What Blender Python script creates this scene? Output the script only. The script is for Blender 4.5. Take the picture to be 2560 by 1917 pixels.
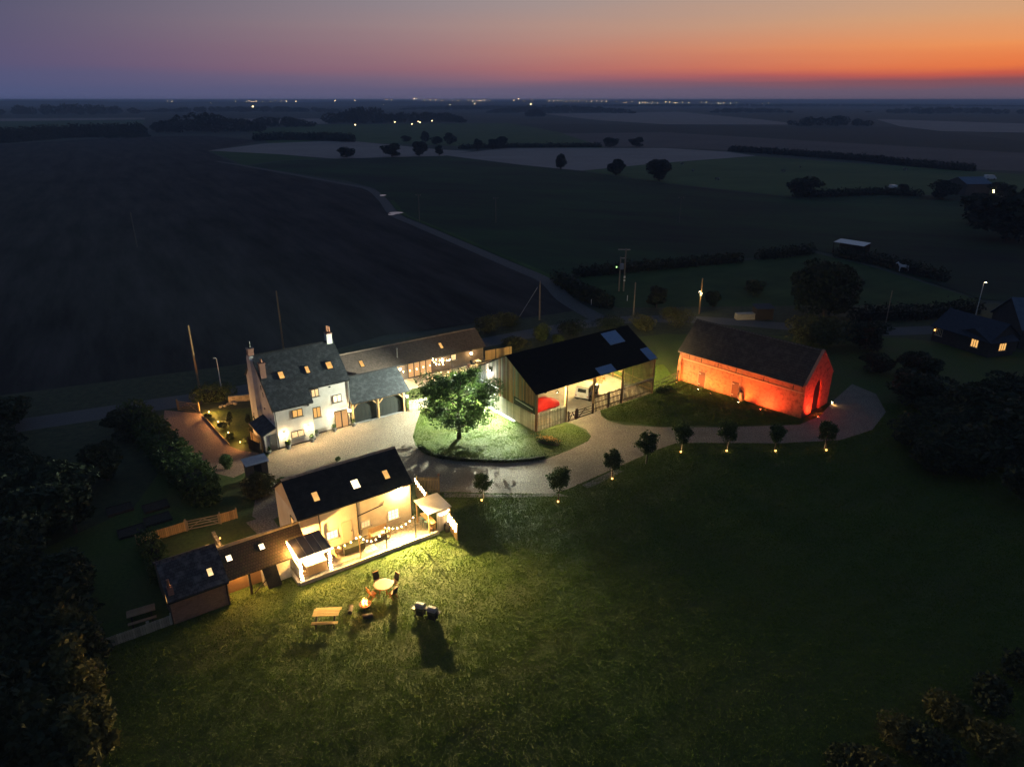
import bpy, math, random
import numpy as np
from mathutils import Vector, Matrix

for o in list(bpy.data.objects):
    bpy.data.objects.remove(o)
SC = bpy.context.scene
COL = SC.collection
R = math.radians
random.seed(7)
RNG = np.random.default_rng(7)

# ------------------------------------------------------------------ camera
FPX, CAMH = 1774.0, 34.0
PITCH = math.atan((958.5 - 250) / FPX)
cam = bpy.data.cameras.new('Camera')
cam.sensor_width = 36
cam.lens = FPX / 2560 * 36
cam.clip_start = 0.5
cam.clip_end = 60000
camo = bpy.data.objects.new('Camera', cam)
camo.location = (0, 0, CAMH)
camo.rotation_euler = (math.pi / 2 - PITCH, 0, 0)
COL.objects.link(camo)
SC.camera = camo

# ------------------------------------------------------------------ dusk sky
def lin(r, g, b, k=1.0):
    f = lambda c: (c / 12.92 if c <= .04045 else ((c + .055) / 1.055) ** 2.4)
    return tuple(k * f(c / 255) for c in (r, g, b)) + (1.0,)

SKYGAIN = 1.0
world = bpy.data.worlds.new('World')
SC.world = world
world.use_nodes = True
nt = world.node_tree
nt.nodes.clear()
def wn(t, **k):
    n = nt.nodes.new(t)
    for a, b in k.items():
        setattr(n, a, b)
    return n
def wmath(op, a, b=None, clamp=False):
    n = wn('ShaderNodeMath', operation=op, use_clamp=clamp)
    for i, v in enumerate((a, b)):
        if v is None:
            continue
        if isinstance(v, (int, float)):
            n.inputs[i].default_value = v
        else:
            nt.links.new(v, n.inputs[i])
    return n.outputs[0]
tc = wn('ShaderNodeTexCoord')
sep = wn('ShaderNodeSeparateXYZ')
nt.links.new(tc.outputs['Generated'], sep.inputs[0])
elev = wmath('MULTIPLY', wmath('ARCSINE', sep.outputs[2]), 180 / math.pi)
az = wmath('MULTIPLY', wmath('ARCTAN2', sep.outputs[0], sep.outputs[1]), 180 / math.pi)
# thin streaky cloud, stretched along the horizon
mp = wn('ShaderNodeMapping')
mp.inputs['Scale'].default_value = (2.2, 2.2, 34)
nt.links.new(tc.outputs['Generated'], mp.inputs[0])
nz = wn('ShaderNodeTexNoise')
nz.inputs['Scale'].default_value = 1.6
nz.inputs['Detail'].default_value = 5
nt.links.new(mp.outputs[0], nz.inputs[0])
cl = wmath('MULTIPLY', wmath('SUBTRACT', nz.outputs[0], .5), .9)
tt = wmath('SQRT', wmath('DIVIDE', wmath('MAXIMUM', wmath('ADD', elev, cl), 0.0), 90.0))
def sramp(stops):
    r = wn('ShaderNodeValToRGB')
    e = r.color_ramp.elements
    while len(e) < len(stops):
        e.new(.5)
    for el, (deg, c) in zip(e, stops):
        el.position = math.sqrt(deg / 90)
        el.color = lin(*c)
    nt.links.new(tt, r.inputs[0])
    return r.outputs[0]
right = sramp([(0, (92, 88, 110)), (.7, (104, 86, 104)), (1.15, (136, 80, 86)), (1.6, (200, 90, 70)), (2.1, (234, 120, 66)),
               (3.3, (240, 148, 86)), (4.9, (220, 162, 116)), (6.8, (194, 164, 138)), (14, (132, 134, 146)), (34, (74, 92, 118)), (90, (54, 76, 106))])
mid = sramp([(0, (92, 94, 122)), (.7, (102, 94, 120)), (1.5, (128, 103, 121)), (2.1, (150, 107, 117)), (3.3, (160, 122, 125)),
             (4.9, (164, 138, 137)), (6.8, (152, 141, 145)), (14, (110, 116, 138)), (34, (70, 88, 116)), (90, (52, 74, 104))])
left = sramp([(0, (76, 88, 128)), (1.2, (76, 84, 122)), (3, (76, 80, 116)), (6.8, (68, 74, 106)), (14, (64, 75, 104)), (34, (60, 80, 110)), (90, (52, 72, 102))])
d = wmath('ABSOLUTE', wmath('SUBTRACT', az, 47.0))
d2 = wmath('MINIMUM', d, wmath('SUBTRACT', 360.0, d))
def smooth(a, b):
    n = wn('ShaderNodeMapRange', interpolation_type='SMOOTHSTEP')
    n.inputs[1].default_value = a
    n.inputs[2].default_value = b
    nt.links.new(d2, n.inputs[0])
    return n.outputs[0]
def wmix(f, a, b):
    n = wn('ShaderNodeMix', data_type='RGBA')
    nt.links.new(f, n.inputs[0])
    nt.links.new(a, n.inputs[6])
    nt.links.new(b, n.inputs[7])
    return n.outputs[2]
skyc = wmix(smooth(42, 92), wmix(smooth(8, 60), right, mid), left)
bg = wn('ShaderNodeBackground')
bg.inputs[1].default_value = SKYGAIN
nt.links.new(skyc, bg.inputs[0])
wo = wn('ShaderNodeOutputWorld')
nt.links.new(bg.outputs[0], wo.inputs[0])

SC.view_settings.view_transform = 'Standard'
SC.view_settings.look = 'None'
SC.view_settings.exposure = 0
SC.view_settings.gamma = 1
SC.cycles.use_denoising = True
SC.cycles.use_light_tree = True
SC.cycles.max_bounces = 4
SC.cycles.use_adaptive_sampling = True
SC.cycles.adaptive_threshold = .02
SC.cycles.diffuse_bounces = 2
SC.cycles.glossy_bounces = 2
SC.cycles.transmission_bounces = 3
SC.cycles.transparent_max_bounces = 6
SC.cycles.sample_clamp_indirect = 4
SC.cycles.caustics_reflective = False
SC.cycles.caustics_refractive = False

# ------------------------------------------------------------------ helpers
def G(px, py, z=0.0):
    """photo pixel -> world point on the level z"""
    x, y = (px - 1280) / FPX, (py - 958.5) / FPX
    c, s = math.cos(PITCH), math.sin(PITCH)
    d = (x, c - y * s, -s - y * c)
    t = (z - CAMH) / d[2]
    return (d[0] * t, d[1] * t, z)

def far_level(px, py, dist):
    """photo pixel -> world point at a given forward distance"""
    x, y = (px - 1280) / FPX, (py - 958.5) / FPX
    c, s = math.cos(PITCH), math.sin(PITCH)
    d = (x, c - y * s, -s - y * c)
    t = dist / d[1]
    return (d[0] * t, dist, CAMH + d[2] * t)

class MB:
    def __init__(s):
        s.v, s.f = [], []
    def add(s, vs, fs):
        n = len(s.v)
        s.v += [tuple(map(float, q)) for q in vs]
        s.f += [tuple(i + n for i in f) for f in fs]
        return s
    def box(s, x0, x1, y0, y1, z0, z1):
        return s.add([(x0, y0, z0), (x1, y0, z0), (x1, y1, z0), (x0, y1, z0), (x0, y0, z1), (x1, y0, z1), (x1, y1, z1), (x0, y1, z1)],
                     [(3, 2, 1, 0), (4, 5, 6, 7), (0, 1, 5, 4), (1, 2, 6, 5), (2, 3, 7, 6), (3, 0, 4, 7)])
    def bar(s, p, q, w, h=None):
        h = h or w
        p, q = Vector(p), Vector(q)
        d = (q - p).normalized()
        up = Vector((0, 0, 1)) if abs(d.z) < .95 else Vector((0, 1, 0))
        a = d.cross(up).normalized() * (w / 2)
        b = a.cross(d).normalized() * (h / 2)
        return s.add([p - a - b, p + a - b, p + a + b, p - a + b, q - a - b, q + a - b, q + a + b, q - a + b],
                     [(3, 2, 1, 0), (4, 5, 6, 7), (0, 1, 5, 4), (1, 2, 6, 5), (2, 3, 7, 6), (3, 0, 4, 7)])
    def tube(s, pts, rs, n=6, cap=True):
        if not hasattr(rs, '__len__'):
            rs = [rs] * len(pts)
        pts = [Vector(p) for p in pts]
        vs, fs = [], []
        for i, p in enumerate(pts):
            d = (pts[min(i + 1, len(pts) - 1)] - pts[max(i - 1, 0)]).normalized()
            up = Vector((0, 0, 1)) if abs(d.z) < .9 else Vector((0, 1, 0))
            a = d.cross(up).normalized()
            b = a.cross(d).normalized()
            for k in range(n):
                t = 2 * math.pi * k / n
                vs.append(p + (a * math.cos(t) + b * math.sin(t)) * rs[i])
        for i in range(len(pts) - 1):
            for k in range(n):
                fs.append((i * n + k, i * n + (k + 1) % n, (i + 1) * n + (k + 1) % n, (i + 1) * n + k))
        if cap:
            fs.append(tuple(range(n))[::-1])
            fs.append(tuple(range((len(pts) - 1) * n, len(pts) * n)))
        return s.add(vs, fs)
    def extx(s, poly, x0, x1):
        n = len(poly)
        vs = [(x0, y, z) for y, z in poly] + [(x1, y, z) for y, z in poly]
        fs = [tuple(range(n)), tuple(range(2 * n - 1, n - 1, -1))] + [(i, i + n, (i + 1) % n + n, (i + 1) % n) for i in range(n)]
        return s.add(vs, fs)
    def exty(s, poly, y0, y1):
        n = len(poly)
        vs = [(x, y0, z) for x, z in poly] + [(x, y1, z) for x, z in poly]
        fs = [tuple(range(n)), tuple(range(2 * n - 1, n - 1, -1))] + [(i, i + n, (i + 1) % n + n, (i + 1) % n) for i in range(n)]
        return s.add(vs, fs)
    def extz(s, poly, z0, z1):
        n = len(poly)
        vs = [(p[0], p[1], z0) for p in poly] + [(p[0], p[1], z1) for p in poly]
        fs = [tuple(range(n))[::-1], tuple(range(n, 2 * n))] + [(i, (i + 1) % n, (i + 1) % n + n, i + n) for i in range(n)]
        return s.add(vs, fs)
    def sheet(s, poly, z):
        return s.add([(p[0], p[1], z) for p in poly], [tuple(range(len(poly)))])
    def lathe(s, prof, n=12, c=(0, 0, 0)):
        vs, fs = [], []
        for r, z in prof:
            for k in range(n):
                t = 2 * math.pi * k / n
                vs.append((c[0] + r * math.cos(t), c[1] + r * math.sin(t), c[2] + z))
        m = len(prof)
        for i in range(m - 1):
            for k in range(n):
                fs.append((i * n + k, i * n + (k + 1) % n, (i + 1) * n + (k + 1) % n, (i + 1) * n + k))
        fs.append(tuple(range(n))[::-1])
        fs.append(tuple(range((m - 1) * n, m * n)))
        return s.add(vs, fs)
    def mesh(s, name, smooth=False):
        me = bpy.data.meshes.new(name)
        me.from_pydata(s.v, [], s.f)
        if smooth:
            me.polygons.foreach_set('use_smooth', [True] * len(me.polygons))
        return me

def npmesh(name, verts, faces):
    verts = np.asarray(verts, np.float32)
    faces = np.asarray(faces, np.int32)
    me = bpy.data.meshes.new(name)
    k = faces.shape[1]
    me.vertices.add(len(verts))
    me.vertices.foreach_set('co', verts.ravel())
    me.loops.add(faces.size)
    me.loops.foreach_set('vertex_index', faces.ravel())
    me.polygons.add(len(faces))
    me.polygons.foreach_set('loop_start', np.arange(0, faces.size, k, dtype=np.int32))
    me.update(calc_edges=True)
    return me

def mkobj(name, data, mat=None, parent=None, loc=(0, 0, 0), rot=(0, 0, 0), label=None):
    o = bpy.data.objects.new(name, data)
    if mat is not None and data is not None and not data.materials:
        data.materials.append(mat)
    o.location = loc
    o.rotation_euler = rot
    o.parent = parent
    COL.objects.link(o)
    if label:
        o['label'] = label
    return o
def part(name, mb, mat, parent, loc=(0, 0, 0), rz=0.0, rot=None, smooth=False, label=None):
    me = mb.mesh(name, smooth) if isinstance(mb, MB) else mb
    return mkobj(name, me, mat, parent, loc, rot or (0, 0, rz), label)
def tag(o, label, cat, group=None):
    o['label'], o['category'] = label, cat
    if group:
        o['group'] = group
    return o
def thing(name, label, cat, loc=(0, 0, 0), rz=0.0, group=None):
    return tag(mkobj(name, None, None, None, loc, (0, 0, rz)), label, cat, group)
def single(name, mb, mat, label, cat, loc=(0, 0, 0), rz=0.0, group=None, smooth=False):
    return tag(part(name, mb, mat, None, loc, rz, smooth=smooth), label, cat, group)
def struct(name, mb, mat):
    o = part(name, mb, mat, None)
    o['kind'] = 'structure'
    return o
def copy_tree(o, parent=None):
    c = o.copy()
    COL.objects.link(c)
    c.parent = parent
    for ch in list(o.children):
        copy_tree(ch, c)
    return c
def dup(o, loc, rz=0.0, label=None, s=1.0):
    c = copy_tree(o)
    c.location = loc
    c.rotation_euler = (0, 0, rz)
    c.scale = (s, s, s)
    if label:
        c['label'] = label
    return c
class Frame:
    def __init__(s, o, deg):
        s.o, s.a = o, R(deg)
    def w(s, x, y, z=0.0):
        c, n = math.cos(s.a), math.sin(s.a)
        return (s.o[0] + x * c - y * n, s.o[1] + x * n + y * c, z)
    def l(s, p):
        c, n = math.cos(s.a), math.sin(s.a)
        dx, dy = p[0] - s.o[0], p[1] - s.o[1]
        return (dx * c + dy * n, -dx * n + dy * c)
def lamp(parent, loc, power, color, radius=.05, kind='POINT', rot=None, spot=None, blend=.5):
    l = bpy.data.lights.new('light', kind)
    l.energy = power
    l.color = color
    l.shadow_soft_size = radius
    if kind == 'SPOT':
        l.spot_size = R(spot)
        l.spot_blend = blend
    o = bpy.data.objects.new('light', l)
    o.location = loc
    if rot:
        o.rotation_euler = rot
    o.parent = parent
    COL.objects.link(o)
    return o

# ------------------------------------------------------------------ materials
MATS = {}
def mat(name, col, col2=None, scale=6.0, rough=.85, bump=0.0, bscale=None, detail=5, metal=0.0, rnd=0.0, stretch=(1, 1, 1),
        lo=.35, hi=.65, spec=.3, big=None, trans=0.0):
    if name in MATS:
        return MATS[name]
    m = bpy.data.materials.new(name)
    m.use_nodes = True
    t = m.node_tree
    N, L = t.nodes, t.links
    b = N['Principled BSDF']
    b.inputs['Roughness'].default_value = rough
    b.inputs['Metallic'].default_value = metal
    b.inputs['Specular IOR Level'].default_value = spec
    c4 = lambda c: tuple(c) + (1,)
    out = None
    tcn = N.new('ShaderNodeTexCoord')
    mpn = N.new('ShaderNodeMapping')
    mpn.inputs['Scale'].default_value = stretch
    L.new(tcn.outputs['Object'], mpn.inputs[0])
    if col2 is not None:
        n = N.new('ShaderNodeTexNoise')
        n.inputs['Scale'].default_value = scale
        n.inputs['Detail'].default_value = detail
        n.inputs['Roughness'].default_value = .65
        L.new(mpn.outputs[0], n.inputs[0])
        r = N.new('ShaderNodeValToRGB')
        r.color_ramp.elements[0].position = lo
        r.color_ramp.elements[1].position = hi
        r.color_ramp.elements[0].color = c4(col)
        r.color_ramp.elements[1].color = c4(col2)
        L.new(n.outputs[0], r.inputs[0])
        out = r.outputs[0]
    else:
        rg = N.new('ShaderNodeRGB')
        rg.outputs[0].default_value = c4(col)
        out = rg.outputs[0]
    if big:   # a second, larger scale of patches: (scale, colour, amount)
        n2 = N.new('ShaderNodeTexNoise')
        n2.inputs['Scale'].default_value = big[0]
        n2.inputs['Detail'].default_value = 4
        L.new(mpn.outputs[0], n2.inputs[0])
        r2 = N.new('ShaderNodeMapRange')
        r2.inputs[1].default_value = .45
        r2.inputs[2].default_value = .7
        r2.inputs[4].default_value = big[2]
        L.new(n2.outputs[0], r2.inputs[0])
        mx = N.new('ShaderNodeMix')
        mx.data_type = 'RGBA'
        L.new(r2.outputs[0], mx.inputs[0])
        L.new(out, mx.inputs[6])
        mx.inputs[7].default_value = c4(big[1])
        out = mx.outputs[2]
    if rnd:
        oi = N.new('ShaderNodeObjectInfo')
        mr = N.new('ShaderNodeMapRange')
        mr.inputs[3].default_value = 1 - rnd
        mr.inputs[4].default_value = 1 + rnd
        L.new(oi.outputs['Random'], mr.inputs[0])
        vm = N.new('ShaderNodeVectorMath')
        vm.operation = 'SCALE'
        L.new(out, vm.inputs[0])
        L.new(mr.outputs[0], vm.inputs['Scale'])
        out = vm.outputs[0]
    L.new(out, b.inputs['Base Color'])
    if bump:
        n3 = N.new('ShaderNodeTexNoise')
        n3.inputs['Scale'].default_value = bscale or scale * 3
        n3.inputs['Detail'].default_value = 4
        L.new(mpn.outputs[0], n3.inputs[0])
        bp = N.new('ShaderNodeBump')
        bp.inputs['Strength'].default_value = min(bump, 1)
        bp.inputs['Distance'].default_value = .05 * max(bump, 1)
        L.new(n3.outputs[0], bp.inputs['Height'])
        L.new(bp.outputs[0], b.inputs['Normal'])
    if trans:
        ts = N.new('ShaderNodeBsdfTranslucent')
        L.new(out, ts.inputs[0])
        ms = N.new('ShaderNodeMixShader')
        ms.inputs[0].default_value = trans
        L.new(b.outputs[0], ms.inputs[1])
        L.new(ts.outputs[0], ms.inputs[2])
        L.new(ms.outputs[0], N['Material Output'].inputs[0])
    MATS[name] = m
    return m

def brickmat(name, c1, c2, mortar, w, h, gap, bump=.6, rough=.85, axes='XZ', patch=None, mscale=6.0, soft=.1):
    """courses of brick, slate or tile too small to pick apart"""
    m = bpy.data.materials.new(name)
    m.use_nodes = True
    t = m.node_tree
    N, L = t.nodes, t.links
    b = N['Principled BSDF']
    b.inputs['Roughness'].default_value = rough
    b.inputs['Specular IOR Level'].default_value = .3
    tcn = N.new('ShaderNodeTexCoord')
    sp = N.new('ShaderNodeSeparateXYZ')
    cb = N.new('ShaderNodeCombineXYZ')
    L.new(tcn.outputs['Object'], sp.inputs[0])
    if axes == 'XZ':
        ad = N.new('ShaderNodeMath')
        L.new(sp.outputs[0], ad.inputs[0])
        L.new(sp.outputs[1], ad.inputs[1])
        L.new(ad.outputs[0], cb.inputs[0])
        L.new(sp.outputs[2], cb.inputs[1])
    else:
        L.new(sp.outputs[0], cb.inputs[0])
        L.new(sp.outputs[1], cb.inputs[1])
    bt = N.new('ShaderNodeTexBrick')
    bt.inputs['Color1'].default_value = tuple(c1) + (1,)
    bt.inputs['Color2'].default_value = tuple(c2) + (1,)
    bt.inputs['Mortar'].default_value = tuple(mortar) + (1,)
    bt.inputs['Scale'].default_value = 1
    bt.inputs['Brick Width'].default_value = w
    bt.inputs['Row Height'].default_value = h
    bt.inputs['Mortar Size'].default_value = gap
    bt.inputs['Mortar Smooth'].default_value = soft
    bt.inputs['Bias'].default_value = 0
    L.new(cb.outputs[0], bt.inputs[0])
    out = bt.outputs[0]
    n = N.new('ShaderNodeTexNoise')
    n.inputs['Scale'].default_value = mscale
    n.inputs['Detail'].default_value = 6
    L.new(tcn.outputs['Object'], n.inputs[0])
    if patch:
        mr = N.new('ShaderNodeMapRange')
        mr.inputs[1].default_value = .48
        mr.inputs[2].default_value = .68
        mr.inputs[4].default_value = patch[3]
        L.new(n.outputs[0], mr.inputs[0])
        mx = N.new('ShaderNodeMix')
        mx.data_type = 'RGBA'
        L.new(mr.outputs[0], mx.inputs[0])
        L.new(out, mx.inputs[6])
        mx.inputs[7].default_value = tuple(patch[:3]) + (1,)
        out = mx.outputs[2]
    L.new(out, b.inputs['Base Color'])
    sm = N.new('ShaderNodeMath')
    sm.operation = 'SUBTRACT'
    L.new(n.outputs[0], sm.inputs[0])
    L.new(bt.outputs['Fac'], sm.inputs[1])
    bp = N.new('ShaderNodeBump')
    bp.inputs['Strength'].default_value = bump
    bp.inputs['Distance'].default_value = .02
    L.new(sm.outputs[0], bp.inputs['Height'])
    L.new(bp.outputs[0], b.inputs['Normal'])
    MATS[name] = m
    return m

def emit(name, col, strength, vary=0.0, vscale=2.0):
    if name in MATS:
        return MATS[name]
    m = bpy.data.materials.new(name)
    m.use_nodes = True
    t = m.node_tree
    t.nodes.clear()
    e = t.nodes.new('ShaderNodeEmission')
    e.inputs[0].default_value = tuple(col) + (1,)
    e.inputs[1].default_value = strength
    if vary:
        tcn = t.nodes.new('ShaderNodeTexCoord')
        n = t.nodes.new('ShaderNodeTexNoise')
        n.inputs['Scale'].default_value = vscale
        t.links.new(tcn.outputs['Object'], n.inputs[0])
        mr = t.nodes.new('ShaderNodeMapRange')
        mr.inputs[1].default_value = .3
        mr.inputs[2].default_value = .7
        mr.inputs[3].default_value = strength * (1 - vary)
        mr.inputs[4].default_value = strength * (1 + vary)
        t.links.new(n.outputs[0], mr.inputs[0])
        t.links.new(mr.outputs[0], e.inputs[1])
    o = t.nodes.new('ShaderNodeOutputMaterial')
    t.links.new(e.outputs[0], o.inputs[0])
    MATS[name] = m
    return m

WARM, WARM2, AMBER, COOL, RED = (1, .68, .32), (1, .62, .26), (1, .5, .14), (.86, .95, 1), (1, .07, .03)
white_wall = mat('white_render', (.62, .60, .55), (.74, .72, .67), scale=1.3, bump=.5, bscale=14, big=(.35, (.50, .47, .41), .45))
cream_wall = mat('cream_render', (.58, .50, .38), (.68, .60, .47), scale=1.1, bump=.5, bscale=10, big=(.4, (.50, .42, .31), .5))
slate = brickmat('roof_slate', (.030, .036, .042), (.046, .052, .058), (.012, .013, .016), .30, .17, .012, axes='XY', patch=(.11, .125, .13, .5), mscale=2.2, rough=.6)
slate_dark = brickmat('dark_roof_slate', (.016, .016, .017), (.026, .026, .027), (.010, .010, .012), .30, .16, .012, axes='XY', patch=(.05, .05, .052, .4), mscale=1.4, rough=.9)
tile_brown = brickmat('brown_roof_tile', (.075, .055, .045), (.11, .082, .066), (.03, .024, .02), .18, .22, .014, axes='XY', patch=(.13, .105, .09, .4), mscale=3)
tile_amber = brickmat('mossy_clay_tile', (.12, .075, .035), (.16, .10, .05), (.05, .032, .018), .2, .22, .016, axes='XY', patch=(.10, .085, .03, .7), mscale=3)
stone_roof = brickmat('old_grey_roof_tile', (.040, .039, .042), (.064, .062, .066), (.02, .02, .022), .26, .2, .014, axes='XY', patch=(.15, .145, .14, .7), mscale=1.7, rough=.95)
thatchy = brickmat('weathered_pantile', (.034, .030, .030), (.055, .046, .043), (.018, .016, .016), .2, .24, .018, axes='XY', patch=(.085, .072, .066, .5), mscale=1.5, bump=.9)
red_brick = brickmat('old_red_brick', (.36, .105, .045), (.47, .155, .07), (.33, .19, .12), .24, .082, .012, bump=1.0, patch=(.15, .05, .03, .75), mscale=2.4)
red_brick2 = brickmat('chimney_brick', (.28, .12, .08), (.37, .17, .11), (.30, .24, .2), .24, .08, .012)
brown_brick = brickmat('brown_brick', (.26, .14, .085), (.34, .19, .12), (.24, .18, .13), .24, .082, .012, patch=(.16, .09, .055, .5), mscale=2)
clad_brown = brickmat('stained_weatherboard', (.17, .13, .10), (.20, .155, .12), (.05, .038, .03), 3.2, .16, .012)
oak = mat('oiled_oak', (.42, .25, .10), (.52, .33, .15), scale=9, stretch=(1, 1, .3), bump=.2, rough=.65, rnd=.1)
softwood = mat('softwood_board', (.42, .27, .11), (.55, .37, .17), scale=8, stretch=(1, 1, .25), bump=.2, rnd=.22)
pale_wood = mat('pale_wood', (.50, .42, .28), (.62, .54, .38), scale=8, bump=.2, rnd=.15)
grey_wood = mat('weathered_grey_slat', (.24, .25, .19), (.34, .34, .26), scale=7, stretch=(3, 3, .4), bump=.3, rnd=.25)
brown_slat = mat('brown_slat', (.055, .036, .025), (.090, .062, .044), scale=6, stretch=(3, 3, .5), bump=.3, rnd=.25)
barn_board = mat('old_barn_board', (.13, .12, .095), (.22, .19, .14), scale=4, stretch=(3, 3, .3), bump=.4, rnd=.6, big=(.7, (.15, .075, .04), .7))
barn_rust = mat('rusty_barn_board', (.20, .095, .05), (.30, .16, .085), scale=4, stretch=(3, 3, .3), bump=.4, rnd=.6)
dark_wood = mat('dark_stained_wood', (.028, .022, .018), (.05, .04, .032), scale=9, bump=.2, rnd=.2)
black_metal = mat('black_metal', (.012, .012, .013), rough=.5, spec=.5)
dark_frame = mat('dark_bronze_frame', (.03, .022, .016), rough=.55)
grey_metal = mat('galvanised_metal', (.30, .31, .32), (.38, .39, .40), scale=12, rough=.45, metal=.6)
tin_black = mat('black_tin_roof', (.010, .010, .010), (.016, .015, .014), scale=2, rough=.95, spec=.05, bump=.2, bscale=30)
rooflight = mat('clear_corrugated_rooflight', (.12, .22, .36), (.16, .27, .42), scale=3, rough=.35, spec=.6)
door_grey = mat('slate_grey_door_paint', (.085, .09, .095), rough=.5)
door_dark = mat('charcoal_door_paint', (.018, .021, .020), (.026, .03, .028), scale=2, rough=.45)
door_brown = mat('brown_door_paint', (.075, .028, .016), (.105, .042, .024), scale=4, rough=.6)
gravel = mat('pale_gravel', (.095, .080, .060), (.33, .28, .205), scale=6.5, bump=.9, bscale=10, detail=10, lo=.37, hi=.64, big=(.5, (.15, .12, .088), .7))
gravel2 = mat('grey_gravel', (.13, .115, .095), (.28, .25, .205), scale=8, bump=1.0, bscale=14, detail=8, big=(.4, (.15, .12, .09), .5))
pinkgravel = mat('pink_gravel', (.16, .09, .055), (.46, .29, .19), scale=7, bump=.8, bscale=9, detail=8, big=(.5, (.24, .14, .09), .5))
asphalt = mat('worn_asphalt', (.075, .072, .072), (.11, .108, .106), scale=5, bump=.4, bscale=30, big=(.25, (.13, .12, .11), .5))
track = mat('farm_track', (.06, .058, .055), (.11, .105, .10), scale=2, bump=.4)
concrete = mat('concrete_floor', (.30, .27, .22), (.42, .38, .31), scale=1.2, bump=.3, bscale=9, big=(.3, (.26, .2, .13), .6))
paving = mat('sandstone_slab', (.42, .33, .22), (.52, .42, .29), scale=3, bump=.25, rnd=.22)
kerb = mat('stone_kerb', (.48, .42, .32), (.58, .51, .40), scale=4, bump=.4)
stone = mat('garden_stone', (.34, .28, .19), (.47, .39, .27), scale=4, bump=.6, rnd=.25)
lawn_m = mat('lawn_grass', (.038, .062, .007), (.075, .104, .014), scale=3.5, bump=1.0, bscale=22, detail=9, big=(.22, (.085, .080, .028), .5))
blade_m = mat('grass_blade', (.050, .098, .006), (.118, .184, .017), scale=2.6, detail=8, trans=.25, rough=.7, big=(.3, (.115, .128, .018), .5))
rough_grass = mat('rough_verge_grass', (.028, .036, .014), (.062, .068, .026), scale=1.2, bump=1.0, bscale=8, detail=8)
leaf_m = mat('leaf_green', (.030, .060, .014), (.075, .120, .028), scale=2.2, trans=.3, rough=.6, rnd=.12)
leaf_lt = mat('leaf_light_green', (.055, .085, .018), (.125, .155, .040), scale=2.2, trans=.3, rough=.6, rnd=.12)
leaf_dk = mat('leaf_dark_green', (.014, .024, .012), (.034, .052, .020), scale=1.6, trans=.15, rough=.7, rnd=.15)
leaf_ol = mat('leaf_olive', (.050, .055, .016), (.115, .110, .035), scale=1.6, trans=.25, rough=.7, rnd=.15)
leaf_rust = mat('leaf_rust', (.13, .055, .020), (.25, .11, .04), scale=3, trans=.2, rough=.7)
bark = mat('bark', (.055, .042, .03), (.10, .08, .058), scale=7, bump=.8, stretch=(2, 2, .5))
farleaf = mat('far_tree_foliage', (.012, .020, .012), (.026, .036, .018), scale=.25, trans=.1, rough=.8, rnd=.2)
soil = mat('garden_soil', (.03, .022, .016), (.055, .042, .03), scale=5, bump=.8)
terracotta = mat('terracotta', (.36, .16, .085), rough=.8)
pot_grey = mat('grey_planter', (.22, .21, .19), (.32, .31, .28), scale=7, rough=.7)
fabric_dk = mat('black_fabric', (.014, .014, .016), rough=.9)
white_paint = mat('white_gloss_paint', (.78, .77, .73), rough=.4, spec=.5)
car_white = mat('white_car_paint', (.62, .61, .57), rough=.3, spec=.5)
car_glass = mat('tinted_glass', (.012, .014, .016), rough=.1, spec=.6)
rubber = mat('tyre_rubber', (.015, .015, .015), rough=.9)
red_cover = mat('red_car_cover', (.33, .010, .007), (.42, .016, .010), scale=2, rough=.5, bump=.4, bscale=3)
pane_y = emit('lit_pane_yellow', (1, .70, .32), 1.25, .30, 1.6)
pane_o = emit('lit_pane_orange', (1, .52, .15), 1.05, .20, 1.2)
pane_w = emit('lit_pane_bright', (1, .80, .50), 2.2, .25, 2)
pane_dim = emit('lit_pane_curtain', (1, .52, .19), .85, .15, .8)
bulb_m = emit('festoon_bulb', (1, .62, .26), 45)
bulb_hot = emit('fairy_light', (1, .74, .42), 70)
lens_m = emit('lamp_lens_warm', (1, .78, .45), 60)
lens_w = emit('lamp_lens_white', (.92, .97, 1), 80)
lens_r = emit('lamp_lens_red', (1, .16, .06), 40)
amber_m = emit('amber_lens', (1, .50, .13), 5)
far_m = emit("far_lamp", (1, .66, .32), 30)
flame_m = emit('flame', (1, .52, .12), 9, .5, 6)
ember_m = emit('embers', (1, .22, .03), 2.5, .8, 12)

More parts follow.
